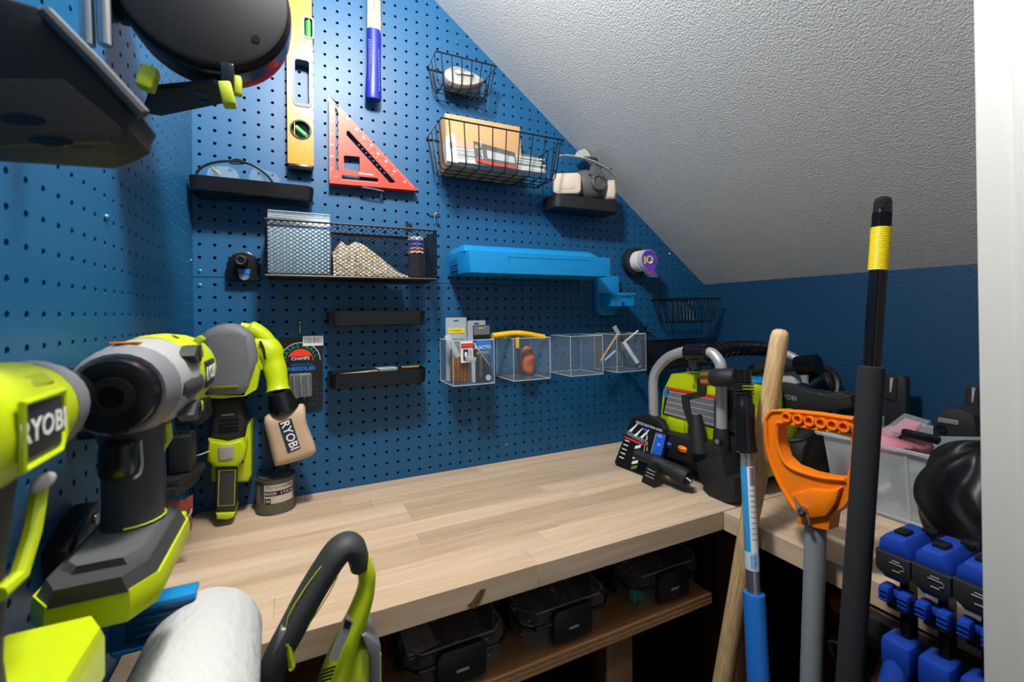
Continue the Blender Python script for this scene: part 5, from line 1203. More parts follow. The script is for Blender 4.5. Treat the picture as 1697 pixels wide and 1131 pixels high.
# spray gun resting on the washer
t = thing('spray_gun', 'black pressure-washer spray gun with grey lettering lying on the washer', 'spray gun', (46, -18, -12))
def gq(u, v, x): return at(1140 + u * .19455, 540 + v * .19455, x=x)
GX = 46.5
def gyz(pts, x): return [(gq(u, v, x).y, gq(u, v, x).z) for u, v in pts]
body = [(560, 500), (640, 490), (820, 480), (930, 500), (990, 540), (1180, 575), (1290, 560), (1380, 600), (1395, 660), (1385, 700), (1230, 730), (1100, 745), (900, 720), (760, 740), (560, 640)]
WB(t).plate(gyz(body, GX), GX, GX + 1.5, 'yz', bev=.25).done('gun_body', BLACKM, t)
WB(t).plate(gyz([(560, 440), (640, 420), (830, 400), (880, 405), (905, 440), (940, 530), (820, 500), (640, 510), (555, 500)], GX + .3), GX + .2, GX + 1.3, 'yz', bev=.15).done('light_insert', mat('pale_plastic', 'a9afa6', .5), t)
WB(t).plate(gyz([(1000, 555), (1180, 600), (1280, 620), (1390, 600), (1390, 608), (1280, 630), (1180, 610), (1000, 565)], GX - .02), GX - .05, GX + .02, 'yz').done('seam', mat('seam_grey', '35373a', .6), t)
q = gq(850, 612, GX - .03); textw(t, 'RYOBI', frame(q, x=(0, -1, .0), y=(0, 0, 1)), .42, PGREY)
for u, v in ((1130, 585), (1298, 590)): q = gq(u, v, GX); WB(t).cyl((GX - .04, q.y, q.z), (GX + .02, q.y, q.z), .1).done('screw', STEEL, t)
WB(t).tube(spl([gq(540, 385, GX), gq(700, 350, GX), gq(900, 340, GX), gq(1080, 330, GX)], 5), [.5] * 8 + [.55] * 4 + [.62] * 4, 12).done('lance', BLACKM, t)
for k in range(8): q0, q1 = gq(940 + 22 * k, 342 - 2 * k, GX), gq(950 + 22 * k, 341 - 2 * k, GX); WB(t).tube([q0, q1], .85, 12).done('lance_rib', BLACK, t)
t = thing('pressure_hose', 'coiled black pressure hose behind the spray gun', 'hose', (49, -17, -12))
for k in range(5):
    c = gq(1090 + 8 * k, 450, 51.6 + .5 * (k % 3)); R1 = 3.0 - .28 * k
    WB(t).tube([(c.x + .4 * sin(3 * a + k), c.y + R1 * .62 * cos(a), c.z - 1.0 + R1 * .8 * sin(a)) for a in [j * 2 * pi / 28 for j in range(28)]], .33, 8, True).done('coil', mat('hose_black', '151617', .5), t)
WB(t).tube(spl([gq(800, 955, 43.0), gq(880, 980, 43.0), gq(980, 965, 43.6), gq(1060, 920, 44.6), gq(1100, 880, 45.6)], 6), .2, 8).done('hose_tail', mat('hose_black', '151617', .5), t)

# nozzle guide card and trigger handle on the worktop
t = thing('nozzle_guide_card', 'black nozzle selection guide card leaning against the pressure washer', 'card', (36, -8, ZB))
CT = [wq(145, 575, 37.2), wq(358, 655, 37.2), wq(330, 905, 35.4), wq(230, 940, 34.7), wq(40, 865, 34.9), wq(35, 840, 35.0)]
# fit the card to a plane: corner points taken on a leaning plane through its foot on the worktop
o_ = at(1010 + 40 * .26528, 540 + 872 * .26528, z=ZB + .05); xdir = (at(1010 + 215 * .26528, 540 + 938 * .26528, z=ZB + .05) - o_).normalized()
up_ = (Vector((.35, .1, 1)) - xdir * xdir.dot(Vector((.35, .1, 1)))).normalized(); nrm = xdir.cross(up_)
def cpl(u, v):
    """pixel -> (along, up) on the card plane"""
    d = at(1010 + u * .26528, 540 + v * .26528, x=38) - CAM; s_ = (o_ - CAM).dot(nrm) / d.dot(nrm); p = CAM + d * s_ - o_
    return (p.dot(xdir), p.dot(up_))
fc = frame(o_, x=xdir, y=up_)
def cplate(pts, d0, d1, nm, m): 
    B(inv(t) @ fc).plate([cpl(*p) for p in pts], d0, d1, 'xy').done(nm, m, t)
cplate([(140, 580), (150, 575), (355, 650), (360, 665), (322, 900), (215, 940), (42, 872), (35, 850)], 0, .04, 'card', mat('card_gloss_black', '131416', .35))
def cM(u, v, du=60, dv=22):
    a, b_ = cpl(u, v), cpl(u + du, v + dv); d = Vector((b_[0] - a[0], b_[1] - a[1], 0)).normalized()
    return fc @ frame((a[0], a[1], .06), x=d, y=(-d.y, d.x, 0))
textw(t, 'NOZZLE SELECTION GUIDE', cM(248, 630, 60, 21), .22, PWHITE, wide=.82)
cplate([(300, 668), (355, 685), (325, 815), (268, 800)], .04, .06, 'blue_panel', mat('panel_blue', '2259c4', .4))
cplate([(100, 690), (215, 740), (210, 752), (97, 702)], .04, .06, 'red_stripe', PRED)
cplate([(112, 655), (225, 715), (215, 735), (108, 680)], .04, .055, 'grey_band', mat('band_grey', '6a6d72', .5))
cplate([(217, 640), (243, 650), (238, 665), (212, 655)], .04, .06, 'blue_tag', mat('panel_blue', '2259c4', .4))
for u, v in ((135, 650), (165, 680), (205, 690)): cplate([(u + 45, v - 40), (u + 49, v - 38), (u + 4, v + 16), (u - 12, v + 8)], .06, .065, 'spray_figure', PWHITE)
for k in range(5):
    cplate([(100 - 9 * k, 712 + 26 * k), (128 - 9 * k, 724 + 26 * k), (126 - 9 * k, 730 + 26 * k), (98 - 9 * k, 718 + 26 * k)], .04, .06, 'caption', PWHITE)
    cplate([(165 - 6 * k, 752 + 32 * k), (200 - 6 * k, 745 + 32 * k), (195 - 6 * k, 765 + 32 * k), (158 - 6 * k, 770 + 32 * k)], .04, .06, 'picture', PWHITE if k < 4 else mat('pic_green', '6d7f35', .5))
for k in range(3): cplate([(238 - 12 * k * 0, 690 + 34 * k), (240, 690 + 34 * k), (238, 715 + 34 * k), (234, 715 + 34 * k)], .04, .06, 'tick', PWHITE)
cplate([(241, 655), (243, 656), (205, 850), (203, 849)], .04, .055, 'rule', PWHITE); cplate([(293, 672), (295, 673), (262, 800), (260, 799)], .04, .055, 'rule', PWHITE)
q = cM(318, 690, 50, 14); textw(t, 'HIGH\nPRESSURE', q, .1, PWHITE); textw(t, '2+', cM(312, 745, 50, 14), .24, PWHITE)
t = thing('lance_grip', 'black lance grip with a paper tag lying on the worktop before the guide card', 'grip', (35.5, -10, ZB))
a, c = at(1010 + 165 * .26528, 540 + 800 * .26528, x=34.7), at(1010 + 490 * .26528, 540 + 955 * .26528, x=35.9)
WB(t).tube(spl([a, a.lerp(c, .35) + Vector((0, 0, .1)), a.lerp(c, .7) + Vector((0, 0, .05)), c], 5), [.42] * 5 + [.62] * 6 + [.72] * 4 + [.62], 14).done('grip', BLACKM, t)
WB(t).tube([a.lerp(c, .82) + Vector((-.2, 0, .3)), c + Vector((0, -.3, -.25))], [.3, .42], 10).done('grip_hook', BLACK, t)
t2 = thing('instruction_tag', 'small black instruction tag with white text on the lance grip', 'tag', (34.6, -9.5, ZB))
T4 = [at(1010 + u * .26528, 540 + v * .26528, x=xx) for u, v, xx in ((305, 858, 34.6), (310, 925, 34.5), (280, 1018, 34.2), (198, 978, 34.2), (228, 880, 34.5))]
vv = [Vector(p) for p in T4]; WB(t2).loft([vv, [p + Vector((.04, .02, 0)) for p in vv]]).done('tag', mat('card_gloss_black', '131416', .35), t2)
for k, s_ in enumerate(('Push Button to', 'Release Nozzle', 'Oprima el boton', 'para liberar', 'la boquilla')):
    q = at(1010 + (262 - 6 * k) * .26528, 540 + (905 + 20 * k) * .26528, x=34.33); d = (vv[2] - vv[3]).normalized()
    text(t2, s_, inv(t2) @ frame(q, x=d, y=(.1, 0, 1)), .11, PWHITE)
# brass-ended hose nozzle beside the aluminium pole
t = thing('hose_connector', 'black hose end with brass threaded fitting resting on the frame', 'connector', (37, -14, -9))
a, c = wq(585, 325, 36.3), wq(790, 325, 36.9)
WB(t).lathe([(.6, 0), (.65, .05), (.65, .7), (.55, .8)], a, c - a, 20).done('brass_fitting', BRASS, t)
WB(t).lathe([(.3, -.04), (.3, .05), (.12, .06)], a, c - a, 16).done('bore', mat('bore_dark', '1a1510', .5), t)
WB(t).lathe([(.58, .7), (.72, .9), (.72, 2.4), (.6, 2.6), (.55, (c - a).length)], a, c - a, 20).done('sleeve', BLACKM, t)
# mesh box on the wall behind
t = thing('mesh_basket', 'short black mesh basket on the pegboard behind the pressure washer', 'basket', (46, 0, -9.3))
m0, m1 = at(1092, 590, y=-3), at(1185, 590, y=-3)
b = WB(t)
for z in (-6.0, -9.0): b.tube([(m0.x, -.1, z), (m1.x, -.1, z), (m1.x, -3.4, z), (m0.x, -3.4, z)], .08, 6, True)
b.done('rim', WIRE, t)
for nm, args in (('front_mesh', ((m0.x, -3.4, -9), (1, 0, 0), (0, 0, 1), m1.x - m0.x, 3.0)), ('side_mesh', ((m0.x, -3.4, -9), (0, 1, 0), (0, 0, 1), 3.3, 3.0)), ('back_mesh', ((m0.x, -.1, -9), (1, 0, 0), (0, 0, 1), m1.x - m0.x, 3.0)), ('bottom_mesh', ((m0.x, -3.4, -9), (1, 0, 0), (0, 1, 0), m1.x - m0.x, 3.3))):
    b = WB(t); diamond(b, *args, cu=.36, cv=.36, r=.035); b.done(nm, WIRE, t, smooth=0, kind='stuff')
# ---------------------------------------------------------------- long handles leaning in the corner of the two worktops
def down(p, q, zf=-53.5):
    d = (q - p); return p + d * ((zf - p.z) / d.z)
# wooden handle
a, c = at(1294, 546, x=36.1), at(1198, 1131, x=33.9); d = (c - a).normalized(); L = (down(a, c) - a).length
WOODH = mat('weathered_ash', 'c9a878', .6, var=.28, vscale=9, stretch=(9, 9, .9), bump=.2, bscale=14)
t = thing('wooden_handle', 'thick weathered wooden tool handle leaning against the worktop corner', 'handle', tuple(down(a, c)))
t.matrix_world = Matrix.Translation((down(a, c).x * IN, down(a, c).y * IN, (down(a, c).z + Z0) * IN)) @ frame((0, 0, 0), x=(0, 1, 0), z=-d)
WB(t).lathe([(r_ * .7, h_) for r_, h_ in ((.02, -.02), (.4, .02), (.66, .16), (.79, .5), (.82, 1.2), (.82, 4), (.88, 7), (.98, 10), (.86, 13), (.86, 18), (.92, 24), (1.0, 30), (1.0, L - 1), (.9, L))], a, d, 28).done('shaft', WOODH, t)
# aluminium telescopic pole
a, c = at(1230, 612, x=34.0), at(1257, 1131, x=32.25); d = (c - a).normalized(); L = (down(a, c) - a).length
t = thing('telescopic_pole', 'aluminium telescopic pole with black grip and blue lower sleeve', 'pole', tuple(down(a, c)))
def al(v):
    """distance along the pole for image row v"""
    return (v - 612) / (1131 - 612) * (c - a).length
WB(t).lathe([(.45, 0), (.56, .05), (.56, al(636)), (.5, al(638))], a, d, 24).done('threaded_tip', BLACK, t)
for k in range(4): WB(t).lathe([(.62, al(638) + .2 * k), (.68, al(638) + .07 + .2 * k), (.62, al(638) + .14 + .2 * k)], a, d, 24).done('locking_ring', BLACK, t)
WB(t).lathe([(.56, al(650)), (.56, al(672)), (.66, al(676)), (.64, al(700)), (.6, al(720)), (.64, al(748)), (.72, al(757)), (.6, al(760))], a, d, 24).done('grip', BLACK, t)
WB(t).lathe([(.4, al(755)), (.4, al(1000))], a, d, 24).done('tube', ALU, t)
WB(t).lathe([(.62, al(993)), (.64, al(1000)), (.64, L - .5), (.6, L)], a, d, 24).done('blue_sleeve', mat('blue_vinyl', '2170c4', .4), t)
def polewrap(t, nm, v0, v1, a0, a1, m, r):
    A_, B_, Q_ = bas(d); 
    cam_dir = (CAM - (a + d * al((v0 + v1) / 2))).normalized(); th0 = atan2(cam_dir.dot(B_), cam_dir.dot(A_)); vs, fs = [], []
    for k in range(9):
        th = th0 + radians(a0 + (a1 - a0) * k / 8)
        for v in (v0, v1): vs.append(a + d * al(v) + A_ * (r * cos(th)) + B_ * (r * sin(th)))
    for k in range(8): fs.append((2 * k, 2 * k + 2, 2 * k + 3, 2 * k + 1))
    b = WB(t); b._add(vs, fs); return b.done(nm, m, t, recalc=False), th0, A_, B_
sgn = 1
for nm, v0, v1, a0, a1, m, r in (('sticker_white', 783, 955, -85, 85, PWHITE, .407), ('sticker_blue', 783, 925, 5, 85, mat('sticker_blue', '2a93cf', .4), .412), ('sticker_lower', 925, 955, -80, 60, mat('sticker_pale', 'b9d3e2', .4), .412)):
    polewrap(t, nm, v0, v1, a0, a1, m, r)
for k in range(12): polewrap(t, 'barcode_bar', 785 + k * 2.6, 786.3 + k * 2.6, -60, -15, PBLACK, .4135)
for k in range(10): polewrap(t, 'small_print', 822 + k * 9, 823.5 + k * 9, -62, -8, PGREY, .4135)
_, th0, A_, B_ = polewrap(t, 'small_print', 820, 820.5, 10, 60, PGREY, .4135)
for s_, ang, v, h, m in (('THREAD', -25, 940, .16, PBLUE), ('SYSTEM', 0, 940, .16, PBLUE)):
    th = th0 + radians(ang); p = a + d * al(v) + A_ * (.417 * cos(th)) + B_ * (.417 * sin(th)); nn = A_ * cos(th) + B_ * sin(th)
    textw(t, s_, frame(p, x=-d, z=nn), h, m)
# orange D-grip shovel handle
a, c = at(1352, 868, x=34.6), at(1344, 1131, x=33.9); d = (c - a).normalized(); L = (down(a, c) - a).length
t = thing('shovel', 'shovel with orange D-grip and grey shaft leaning on the worktop edge', 'shovel', tuple(down(a, c)))
WB(t).lathe([(.56, -.6), (.56, L - 9)], a, d, 26).done('shaft', mat('grey_shaft', '84888a', .4), t)
e = a + d * (L - 9.2)
WB(t).loft([[(e.x - .9 * s1, e.y + w * .5 * s2, e.z + .2) for s1, s2 in ((1, -1), (1, 1), (-.4, 1), (-.4, -1))] for w in (2.2,)] + [[(e.x - .8 * s1, e.y - .5 + 1.5 * s2, -45.5) for s1, s2 in ((1, -1), (1, 1), (-.4, 1), (-.4, -1))], [(e.x - .9 * s1, e.y - .5 + 1.5 * s2, -53.4) for s1, s2 in ((1, -1), (1, 1), (-.4, 1), (-.4, -1))]]).done('blade', ORANGE, t)
GXo = 34.4
def oq(u, v): q = at(1180 + u * .43409, 640 + v * .43409, x=GXo); return (q.y, q.z)
outer = [oq(*p) for p in ((222, 130), (235, 105), (268, 92), (320, 95), (400, 103), (480, 115), (560, 125), (590, 160), (595, 230), (585, 330), (560, 400), (520, 455), (470, 488), (462, 545), (342, 520), (345, 475), (300, 410), (255, 320), (228, 230))]
inner = [oq(*p) for p in ((268, 145), (285, 138), (400, 160), (470, 172), (545, 180), (550, 220), (545, 300), (530, 352), (450, 345), (385, 330), (320, 305), (285, 270), (265, 200))]
WB(t).plate(outer, GXo - .45, GXo + .55, 'yz', holes=[inner]).done('d_grip', ORANGE, t)
for (pts, w) in (([(222, 128), (240, 100), (268, 92), (400, 102), (560, 124)], .09), ([(262, 146), (285, 136), (400, 158), (545, 178)], .09), ([(224, 130), (230, 230), (257, 320), (303, 412), (346, 476)], .12), ([(266, 150), (266, 205), (288, 272), (322, 308), (385, 332), (450, 347), (530, 354)], .12)):
    WB(t).tube(spl([Vector((GXo - .5, *oq(*p))) for p in pts], 5), w, 8).done('grip_rib', ORANGE, t)
for k in range(6):
    u, v = 308 + 44 * k, 115 + 7.2 * k; y_, z_ = oq(u, v)
    WB(t).lathe([(.2, 0), (.2, .3), (.3, .3), (.3, 0)], (GXo - .4, y_, z_), (-1, 0, 0), 18, False).done('grip_ring', ORANGE, t)
    WB(t).cyl((GXo - .46, y_, z_), (GXo - .5, y_, z_), .2).done('ring_core', mat('orange_deep', 'd05a06', .5), t)
bulge = [oq(*p) for p in ((330, 405), (400, 385), (470, 390), (520, 380), (500, 440), (465, 490), (400, 500), (350, 470))]
WB(t).plate(bulge, GXo - .75, GXo + .7, 'yz', bev=.2).done('socket', ORANGE, t)
y_, z_ = oq(378, 466); WB(t).lathe([(.3, 0), (.3, .3), (.18, .35), (.16, .2)], (GXo - .7, y_, z_), (-1, 0, 0), 16).done('wing_nut', STEEL, t)
for (u0, v0, u1, v1) in ((370, 455, 350, 412), (388, 478, 405, 518)):
    WB(t).tube([(GXo - .9, *oq(u0, v0)), (GXo - .95, *oq(u1, v1))], [.22, .12], 8, flat=.5).done('nut_wing', STEEL, t)
# black foam-covered pole
a, c = at(1464, 326, x=34.3), at(1408, 1131, x=32.0); d = (c - a).normalized(); Lp = (c - a).length; L = (down(a, c) - a).length
t = thing('foam_pole', 'black pole with yellow ribbed sleeve and thick foam grip leaning beside the shovel', 'pole', tuple(down(a, c)))
bl = lambda v: (v - 326) / (1131 - 326) * Lp
capP = [(.05, 0), (.22, .03), (.34, .12), (.39, .3), (.4, bl(352)), (.41, bl(354))]
WB(t).lathe(capP, a, d, 24).done('end_cap', BLACK, t)
for k in range(9): WB(t).lathe([(.39, bl(354 + 2.6 * k)), (.42, bl(355 + 2.6 * k)), (.42, bl(356 + 2.6 * k)), (.39, bl(356.6 + 2.6 * k))], a, d, 24).done('cap_rib', BLACK, t)
pr_ = []
for k in range(24): pr_ += [(.42, bl(379 + 3 * k)), (.44, bl(380 + 3 * k)), (.44, bl(381.2 + 3 * k)), (.42, bl(382 + 3 * k))]
WB(t).lathe(pr_, a, d, 24).done('yellow_sleeve', mat('yellow_sleeve', 'e3c50c', .4), t)
WB(t).lathe([(.385, bl(378)), (.385, bl(620))], a, d, 24).done('tube', mat('gloss_black', '0f1012', .2), t)
WB(t).lathe([(.37, bl(611)), (.55, bl(612.5)), (.57, bl(620)), (.6, L - 1), (.5, L)], a, d, 28).done('foam_grip', mat('foam', '1f2022', .9, bump=.35, bscale=60), t)
hq_ = a + d * bl(340); cd = (CAM - hq_).normalized(); cd = (cd - d * cd.dot(d)).normalized(); sd = d.cross(cd)
B(inv(t) @ frame(hq_ + cd * .3 + sd * .06, x=sd, z=cd)).plate(rr(.26, .5, .12), 0, .14, 'xy').done('hang_hole', mat('hole_black', '050505', .9), t)

# ---------------------------------------------------------------- storage bin, black bag and small things on the side worktop
t = thing('storage_bin', 'translucent plastic storage bin full of small parts on the side worktop', 'bin', (49, -24, ZB))
bx0, bx1, by0, by1, bz1 = 44.6, 53.9, -20.0, -28.0, -12.3
T_ = .55
rings = lambda x0, x1, y0, y1, z: [(x0, y0, z), (x1, y0, z), (x1, y1, z), (x0, y1, z)]
b = WB(t); Ro = [rings(bx0 + T_, bx1 - T_, by0 - T_, by1 + T_, ZB + .02), rings(bx0, bx1, by0, by1, bz1)]
b.loft([Ro[0], Ro[1]], cap=False); b._add(Ro[0], [(0, 1, 2, 3)]); b.done('bin_wall', FROST, t)
for z, g_ in ((bz1, .25), (ZB + .35, -.3)):
    P = rings(bx0 - g_, bx1 + min(g_, .2), by0 + g_, by1 - g_, z); WB(t).tube(P, .22 if g_ > 0 else .15, 6, True).done('rim', FROST, t)
for y in (-22.2, -25.4, -27.5): WB(t).tube([(bx0 - .02, y, bz1), (bx0 + T_ - .02, y, ZB + .1)], .12, 6).done('corner_rib', FROST, t)
CL = [('pink_bag', 'clear bag of pink foam pieces inside the storage bin', 'c9808c', (47.5, -23.5, -12.6), (2.6, 2.0, 1.0)), ('pink_bag', 'dull pink bundle low inside the storage bin', 'c0606c', (46.6, -21.5, -15.6), (1.1, 1.0, 1.5)), ('green_bundle', 'grey-green bundle inside the storage bin', '5d6f66', (47.4, -25.2, -15.0), (1.5, 1.9, 1.9)), ('grey_bundle', 'grey bundle inside the storage bin beside the green one', '777b80', (50.6, -24.8, -15.2), (2.0, 2.4, 2.0))]
for nm, lb, col, c, r in CL:
    q = thing(nm, lb, 'bundle', (c[0], c[1], c[2] - r[2])); b = WB(q); b.ball(c, r, 18, 12)
    rr_ = random.Random(len(lb))
    for v in b.bm.verts: v.co += Vector((rr_.uniform(-.12, .12), rr_.uniform(-.12, .12), rr_.uniform(-.12, .12)))
    b.done('filling', mat(nm + col, col, .7, bump=.4, bscale=8), q, smooth=80)
def rq(u, v, x): return at(1340 + u * .26525, 600 + v * .26525, x=x)
t = thing('pink_packet', 'clear flat packet with pink contents lying on top of the storage bin', 'packet', tuple(rq(600, 420, 46)))
P = [rq(460, 455, 45.6), rq(600, 350, 47.5), rq(765, 400, 47.2), rq(700, 450, 45.8), rq(560, 470, 45.4)]
WB(t).loft([[p for p in P], [p + Vector((0, 0, .35)) for p in P]]).done('film', FILMM, t)
c0 = sum(P, Vector()) / len(P); WB(t).loft([[c0 + (p - c0) * .68 + Vector((0, 0, .05)) for p in P], [c0 + (p - c0) * .62 + Vector((0, 0, .3)) for p in P]]).done('pink_foam', mat('pink_foam', 'c2707f', .7), t)
t = thing('cable_clip', 'small black plastic clip on the rim of the storage bin', 'clip', tuple(rq(700, 470, 45)))
q = rq(700, 465, 45.0); WB(t).box(q, (.7, 2.0, .5), .15, T=Euler((.1, 0, .2)).to_matrix()).done('body', BLACK, t)
WB(t).tube(spl([rq(620, 470, 45), rq(585, 465, 45), rq(570, 480, 45)], 4), .12, 6).done('lead', BLACK, t)
t = thing('black_box', 'black folded box with round hole standing in the storage bin', 'box', tuple(rq(850, 440, 49)))
P = [(775, 365), (850, 290), (950, 300), (1030, 340), (1060, 470), (775, 465)]
WB(t).plate([(rq(u, v, 47.5).y, rq(u, v, 47.5).z) for u, v in P], 47.5, 50.5, 'yz', bev=.08).done('carton', BLACKM, t)
q = rq(828, 418, 47.4); WB(t).cyl((47.35, q.y, q.z), (47.5, q.y, q.z), .28).done('hole', BLACK, t)
q = rq(870, 372, 47.4); WB(t).box((47.45, q.y, q.z), (.1, 1.1, .35), .04).done('tape_strip', GREYP, t)
for lab, P, x in (('black printed corner bracket with silver tape standing behind the foam pole', [(468, 90), (590, 92), (605, 110), (608, 400), (470, 400)], 51.5), ('black printed corner bracket with silver tape beside the door trim', [(980, 152), (1080, 152), (1090, 330), (955, 330)], 50.8)):
    q = rq(*P[0], x); t = thing('corner_bracket', lab, 'bracket', (x, q.y, q.z - 3))
    WB(t).plate([(rq(u, v, x).y, rq(u, v, x).z) for u, v in P], x, x + .8, 'yz', bev=.06).done('bracket_body', BLACKM, t)
    u0, v0 = P[0]; S = [(u0 + 8, v0 + 8), (u0 + 85, v0 + 8), (u0 + 78, v0 + 160), (u0 - 2, v0 + 130)]
    WB(t).plate([(rq(u, v, x - .1).y, rq(u, v, x - .1).z) for u, v in S], x - .12, x, 'yz').done('glossy_face', mat('scuffed_gloss', '2a2b2c', .15), t)
    WB(t).plate([(rq(u, v, x - .14).y, rq(u, v, x - .14).z) for u, v in ((u0 + 40, v0 + 10), (u0 + 62, v0 + 10), (u0 + 48, v0 + 100), (u0 + 38, v0 + 100))], x - .15, x - .1, 'yz').done('tape_strip', SILV, t)
t = thing('black_box', 'low black box standing between spray gun and foam pole', 'box', tuple(rq(280, 340, 48)))
WB(t).plate([(rq(u, v, 48).y, rq(u, v, 48).z) for u, v in ((262, 260), (330, 245), (345, 345), (265, 350))], 48, 50, 'yz', bev=.08).done('carton', BLACKM, t)
# black nylon bag
NYL = mat('black_nylon', '141517', .4, bump=.9, bscale=9, stretch=(1, 1.4, .5))
t = thing('nylon_bag', 'crumpled shiny black nylon bag slumped against the storage bin', 'bag', (42, -29.5, ZB))
r_ = random.Random(12); b = WB(t)
def bagp(th, ph):
    x = sin(ph) * cos(th); y = sin(ph) * sin(th); z = cos(ph)
    f_ = .09 * sin(3 * th + 2.5 * z) + .055 * sin(6 * th - 5 * z + 2 * sin(3 * z)) + .03 * sin(13 * th + 6 * z + 2 * sin(5 * z)) - .035 * abs(sin(4 * z + 2.5 * th))
    k = 1 + f_
    return Vector((41.2 + 2.7 * x * k, -30.6 + 3.0 * y * k, max(-13.9 + (3.9 if z > 0 else 4.2) * z * (1 + f_ * .4), ZB + .02)))
n, m_ = 120, 64; vs = [bagp(2 * pi * i / n, pi * j / m_) for j in range(m_ + 1) for i in range(n)]
b._add(vs, [(j * n + i, j * n + (i + 1) % n, (j + 1) * n + (i + 1) % n, (j + 1) * n + i) for j in range(m_) for i in range(n)])
bmesh.ops.remove_doubles(b.bm, verts=list(b.bm.verts), dist=1e-3)
b.done('cloth', NYL, t, smooth=60)
WB(t).tube(spl([bagp(3.6, 1.2), bagp(3.3, 1.9) + Vector((-.1, 0, 0)), bagp(3.2, 2.3) + Vector((-.1, 0, 0))], 6), .08, 6).done('drawstring', BLACK, t)

# ---------------------------------------------------------------- blue quick clamps hanging in front of the side worktop
def cl(u, v, x): return at(1360 + u * .23952, 860 + v * .23952, x=x)
CX_ = 32.2
def clamp(label, u0, v0, sc=1.0):
    o = cl(u0, v0, CX_); t = thing('bar_clamp', label, 'clamp', (o.x, o.y, o.z - 6))
    # local axes: -y runs right along the row, -x towards the camera
    def P(dy, z, dx=0): return (o.x + dx, o.y - dy, o.z + z)
    W_ = 1.37
    top = [(0, -.8), (.06, -.3), (.3, .02), (W_ - .3, .02), (W_ - .06, -.3), (W_, -.8)]
    WB(t).plate([(o.y - y, o.z + z) for y, z in top], CX_ - .1, CX_ + 2.6, 'yz', bev=.22).done('head', CLAMPB, t)
    WB(t).plate([(o.y - y, o.z + z) for y, z in ((-.02, -.76), (W_ + .02, -.76), (W_ + .02, -1.6), (W_ - .2, -1.8), (.2, -1.8), (-.02, -1.6))], CX_ - .22, CX_ + 2.5, 'yz', bev=.12).done('pad', BLACKM, t)
    WB(t).plate([(o.y - y, o.z + z) for y, z in ((.1, -1.7), (W_ - .1, -1.7), (W_ - .3, -2.0), (.3, -2.0))], CX_ - .1, CX_ + 2.4, 'yz', bev=.1).done('head_base', CLAMPB, t)
    WB(t).box((CX_ + .9, o.y - W_ * .5, o.z + .08), (.75, .5, .22), .06).done('release_button', BLACK, t)
    WB(t).box((CX_ + 2.2, o.y - W_ * .5 - .5, o.z + .0), (.6, .5, .3), .05).done('slot_cap', BLACK, t)
    for z in (-1.0, -1.45): WB(t).tube([P(.7, z, -.24), P(1.0, z, -.24)], .025, 4).done('pad_line', GREYP, t)
    WB(t).tube([P(.6, -1.12, -.24), P(1.1, -1.12, -.24), P(1.15, -1.2, -.24), P(1.15, -1.3, -.24), P(1.0, -1.35, -.24)], .025, 4).done('pad_line', GREYP, t)
    WB(t).bx(P(.62, -1.95, .6), P(.98, -12, 1.4)).done('bar', mat('bar_black', '1d1d1e', .35, .6), t)
    # sliding trigger piece
    for dy in (.0, .75): 
        WB(t).box(P(dy + .35, -2.75, .1), (.8, .45, .75), .12).done('trigger', CLAMPB, t)
        for k in range(3): WB(t).box(P(dy + .35, -2.95 + .2 * k, -.36), (.06, .38, .06), .02).done('trigger_rib', CLAMPB, t)
    WB(t).box(P(.75, -2.7, .4), (.6, .8, .35), .08).done('trigger_bridge', CLAMPB, t)
    WB(t).box(P(.7, -3.4, .8), (.9, 1.1, .5), .1).done('slider', BLACKM, t)
    WB(t).box(P(.7, -5.6, .6), (1.6, 1.25, 1.5), .3).done('lower_jaw', CLAMPB, t)
    WB(t).tube([P(.7, -5.6, .4), P(.6, -7.4, -.4)], [.5, .55], 12).done('pump_handle', CLAMPB, t)
    return t
clamp('blue bar clamp with black pad hanging beside the foam pole', 390, 75 + 15)
clamp('blue bar clamp with a worn brown button between two other clamps', 640, 165 + 15)
clamp('blue bar clamp hanging beside the white door trim', 925, 262 + 15)

# rail the clamps hang on
t = thing('clamp_rail', 'dark rail carrying the blue clamps below the side worktop', 'rail', (33.5, -30, -21))
o1, o2 = cl(390, 90, CX_), cl(1080, 330, CX_)
WB(t).bx((35.7, -33.9, -21.4), (36.3, -26.0, -19.2), .06).done('backboard', PINE, t)
WB(t).bx((34.9, -33.9, -20.4), (35.7, -27.0, -19.3), .03).done('bearer', BLACKM, t)
# orange machine stored under the side worktop
t = thing('leaf_blower', 'orange and black machine standing in the dark under the side worktop', 'machine', (42, -24, -53.5))
q = at(1460, 1040, x=40)
ODK = mat('orange_dull', 'b4581a', .45)
WB(t).tube(spl([at(1385, 1000, x=40), at(1440, 1010, x=40), at(1490, 1040, x=40), at(1500, 1090, x=40), at(1480, 1150, x=40)], 6), [.6] * 6 + [.9] * 8 + [1.1] * 10 + [1.2], 14).done('handle', ODK, t)
WB(t).loft([[(39 + 3 * cos(a), -25 + 3.2 * sin(a), z) for a in [k * pi / 8 for k in range(16)]] for z in (-53.5, -36)] + [[(39 + 2.2 * cos(a), -25 + 2.5 * sin(a), -31.5) for a in [k * pi / 8 for k in range(16)]]]).done('housing', ODK, t)
WB(t).box((39.2, -24.6, -29.5), (2.5, 3.4, 2.2), .4).done('black_cover', BLACKM, t)
q = at(1382, 1090, x=37.5); WB(t).tube(spl([q, q + Vector((0, .3, .8)), q + Vector((0, -.3, 1.0)), q + Vector((0, -.5, .1))], 5), .1, 8).done('clip', STEEL, t)
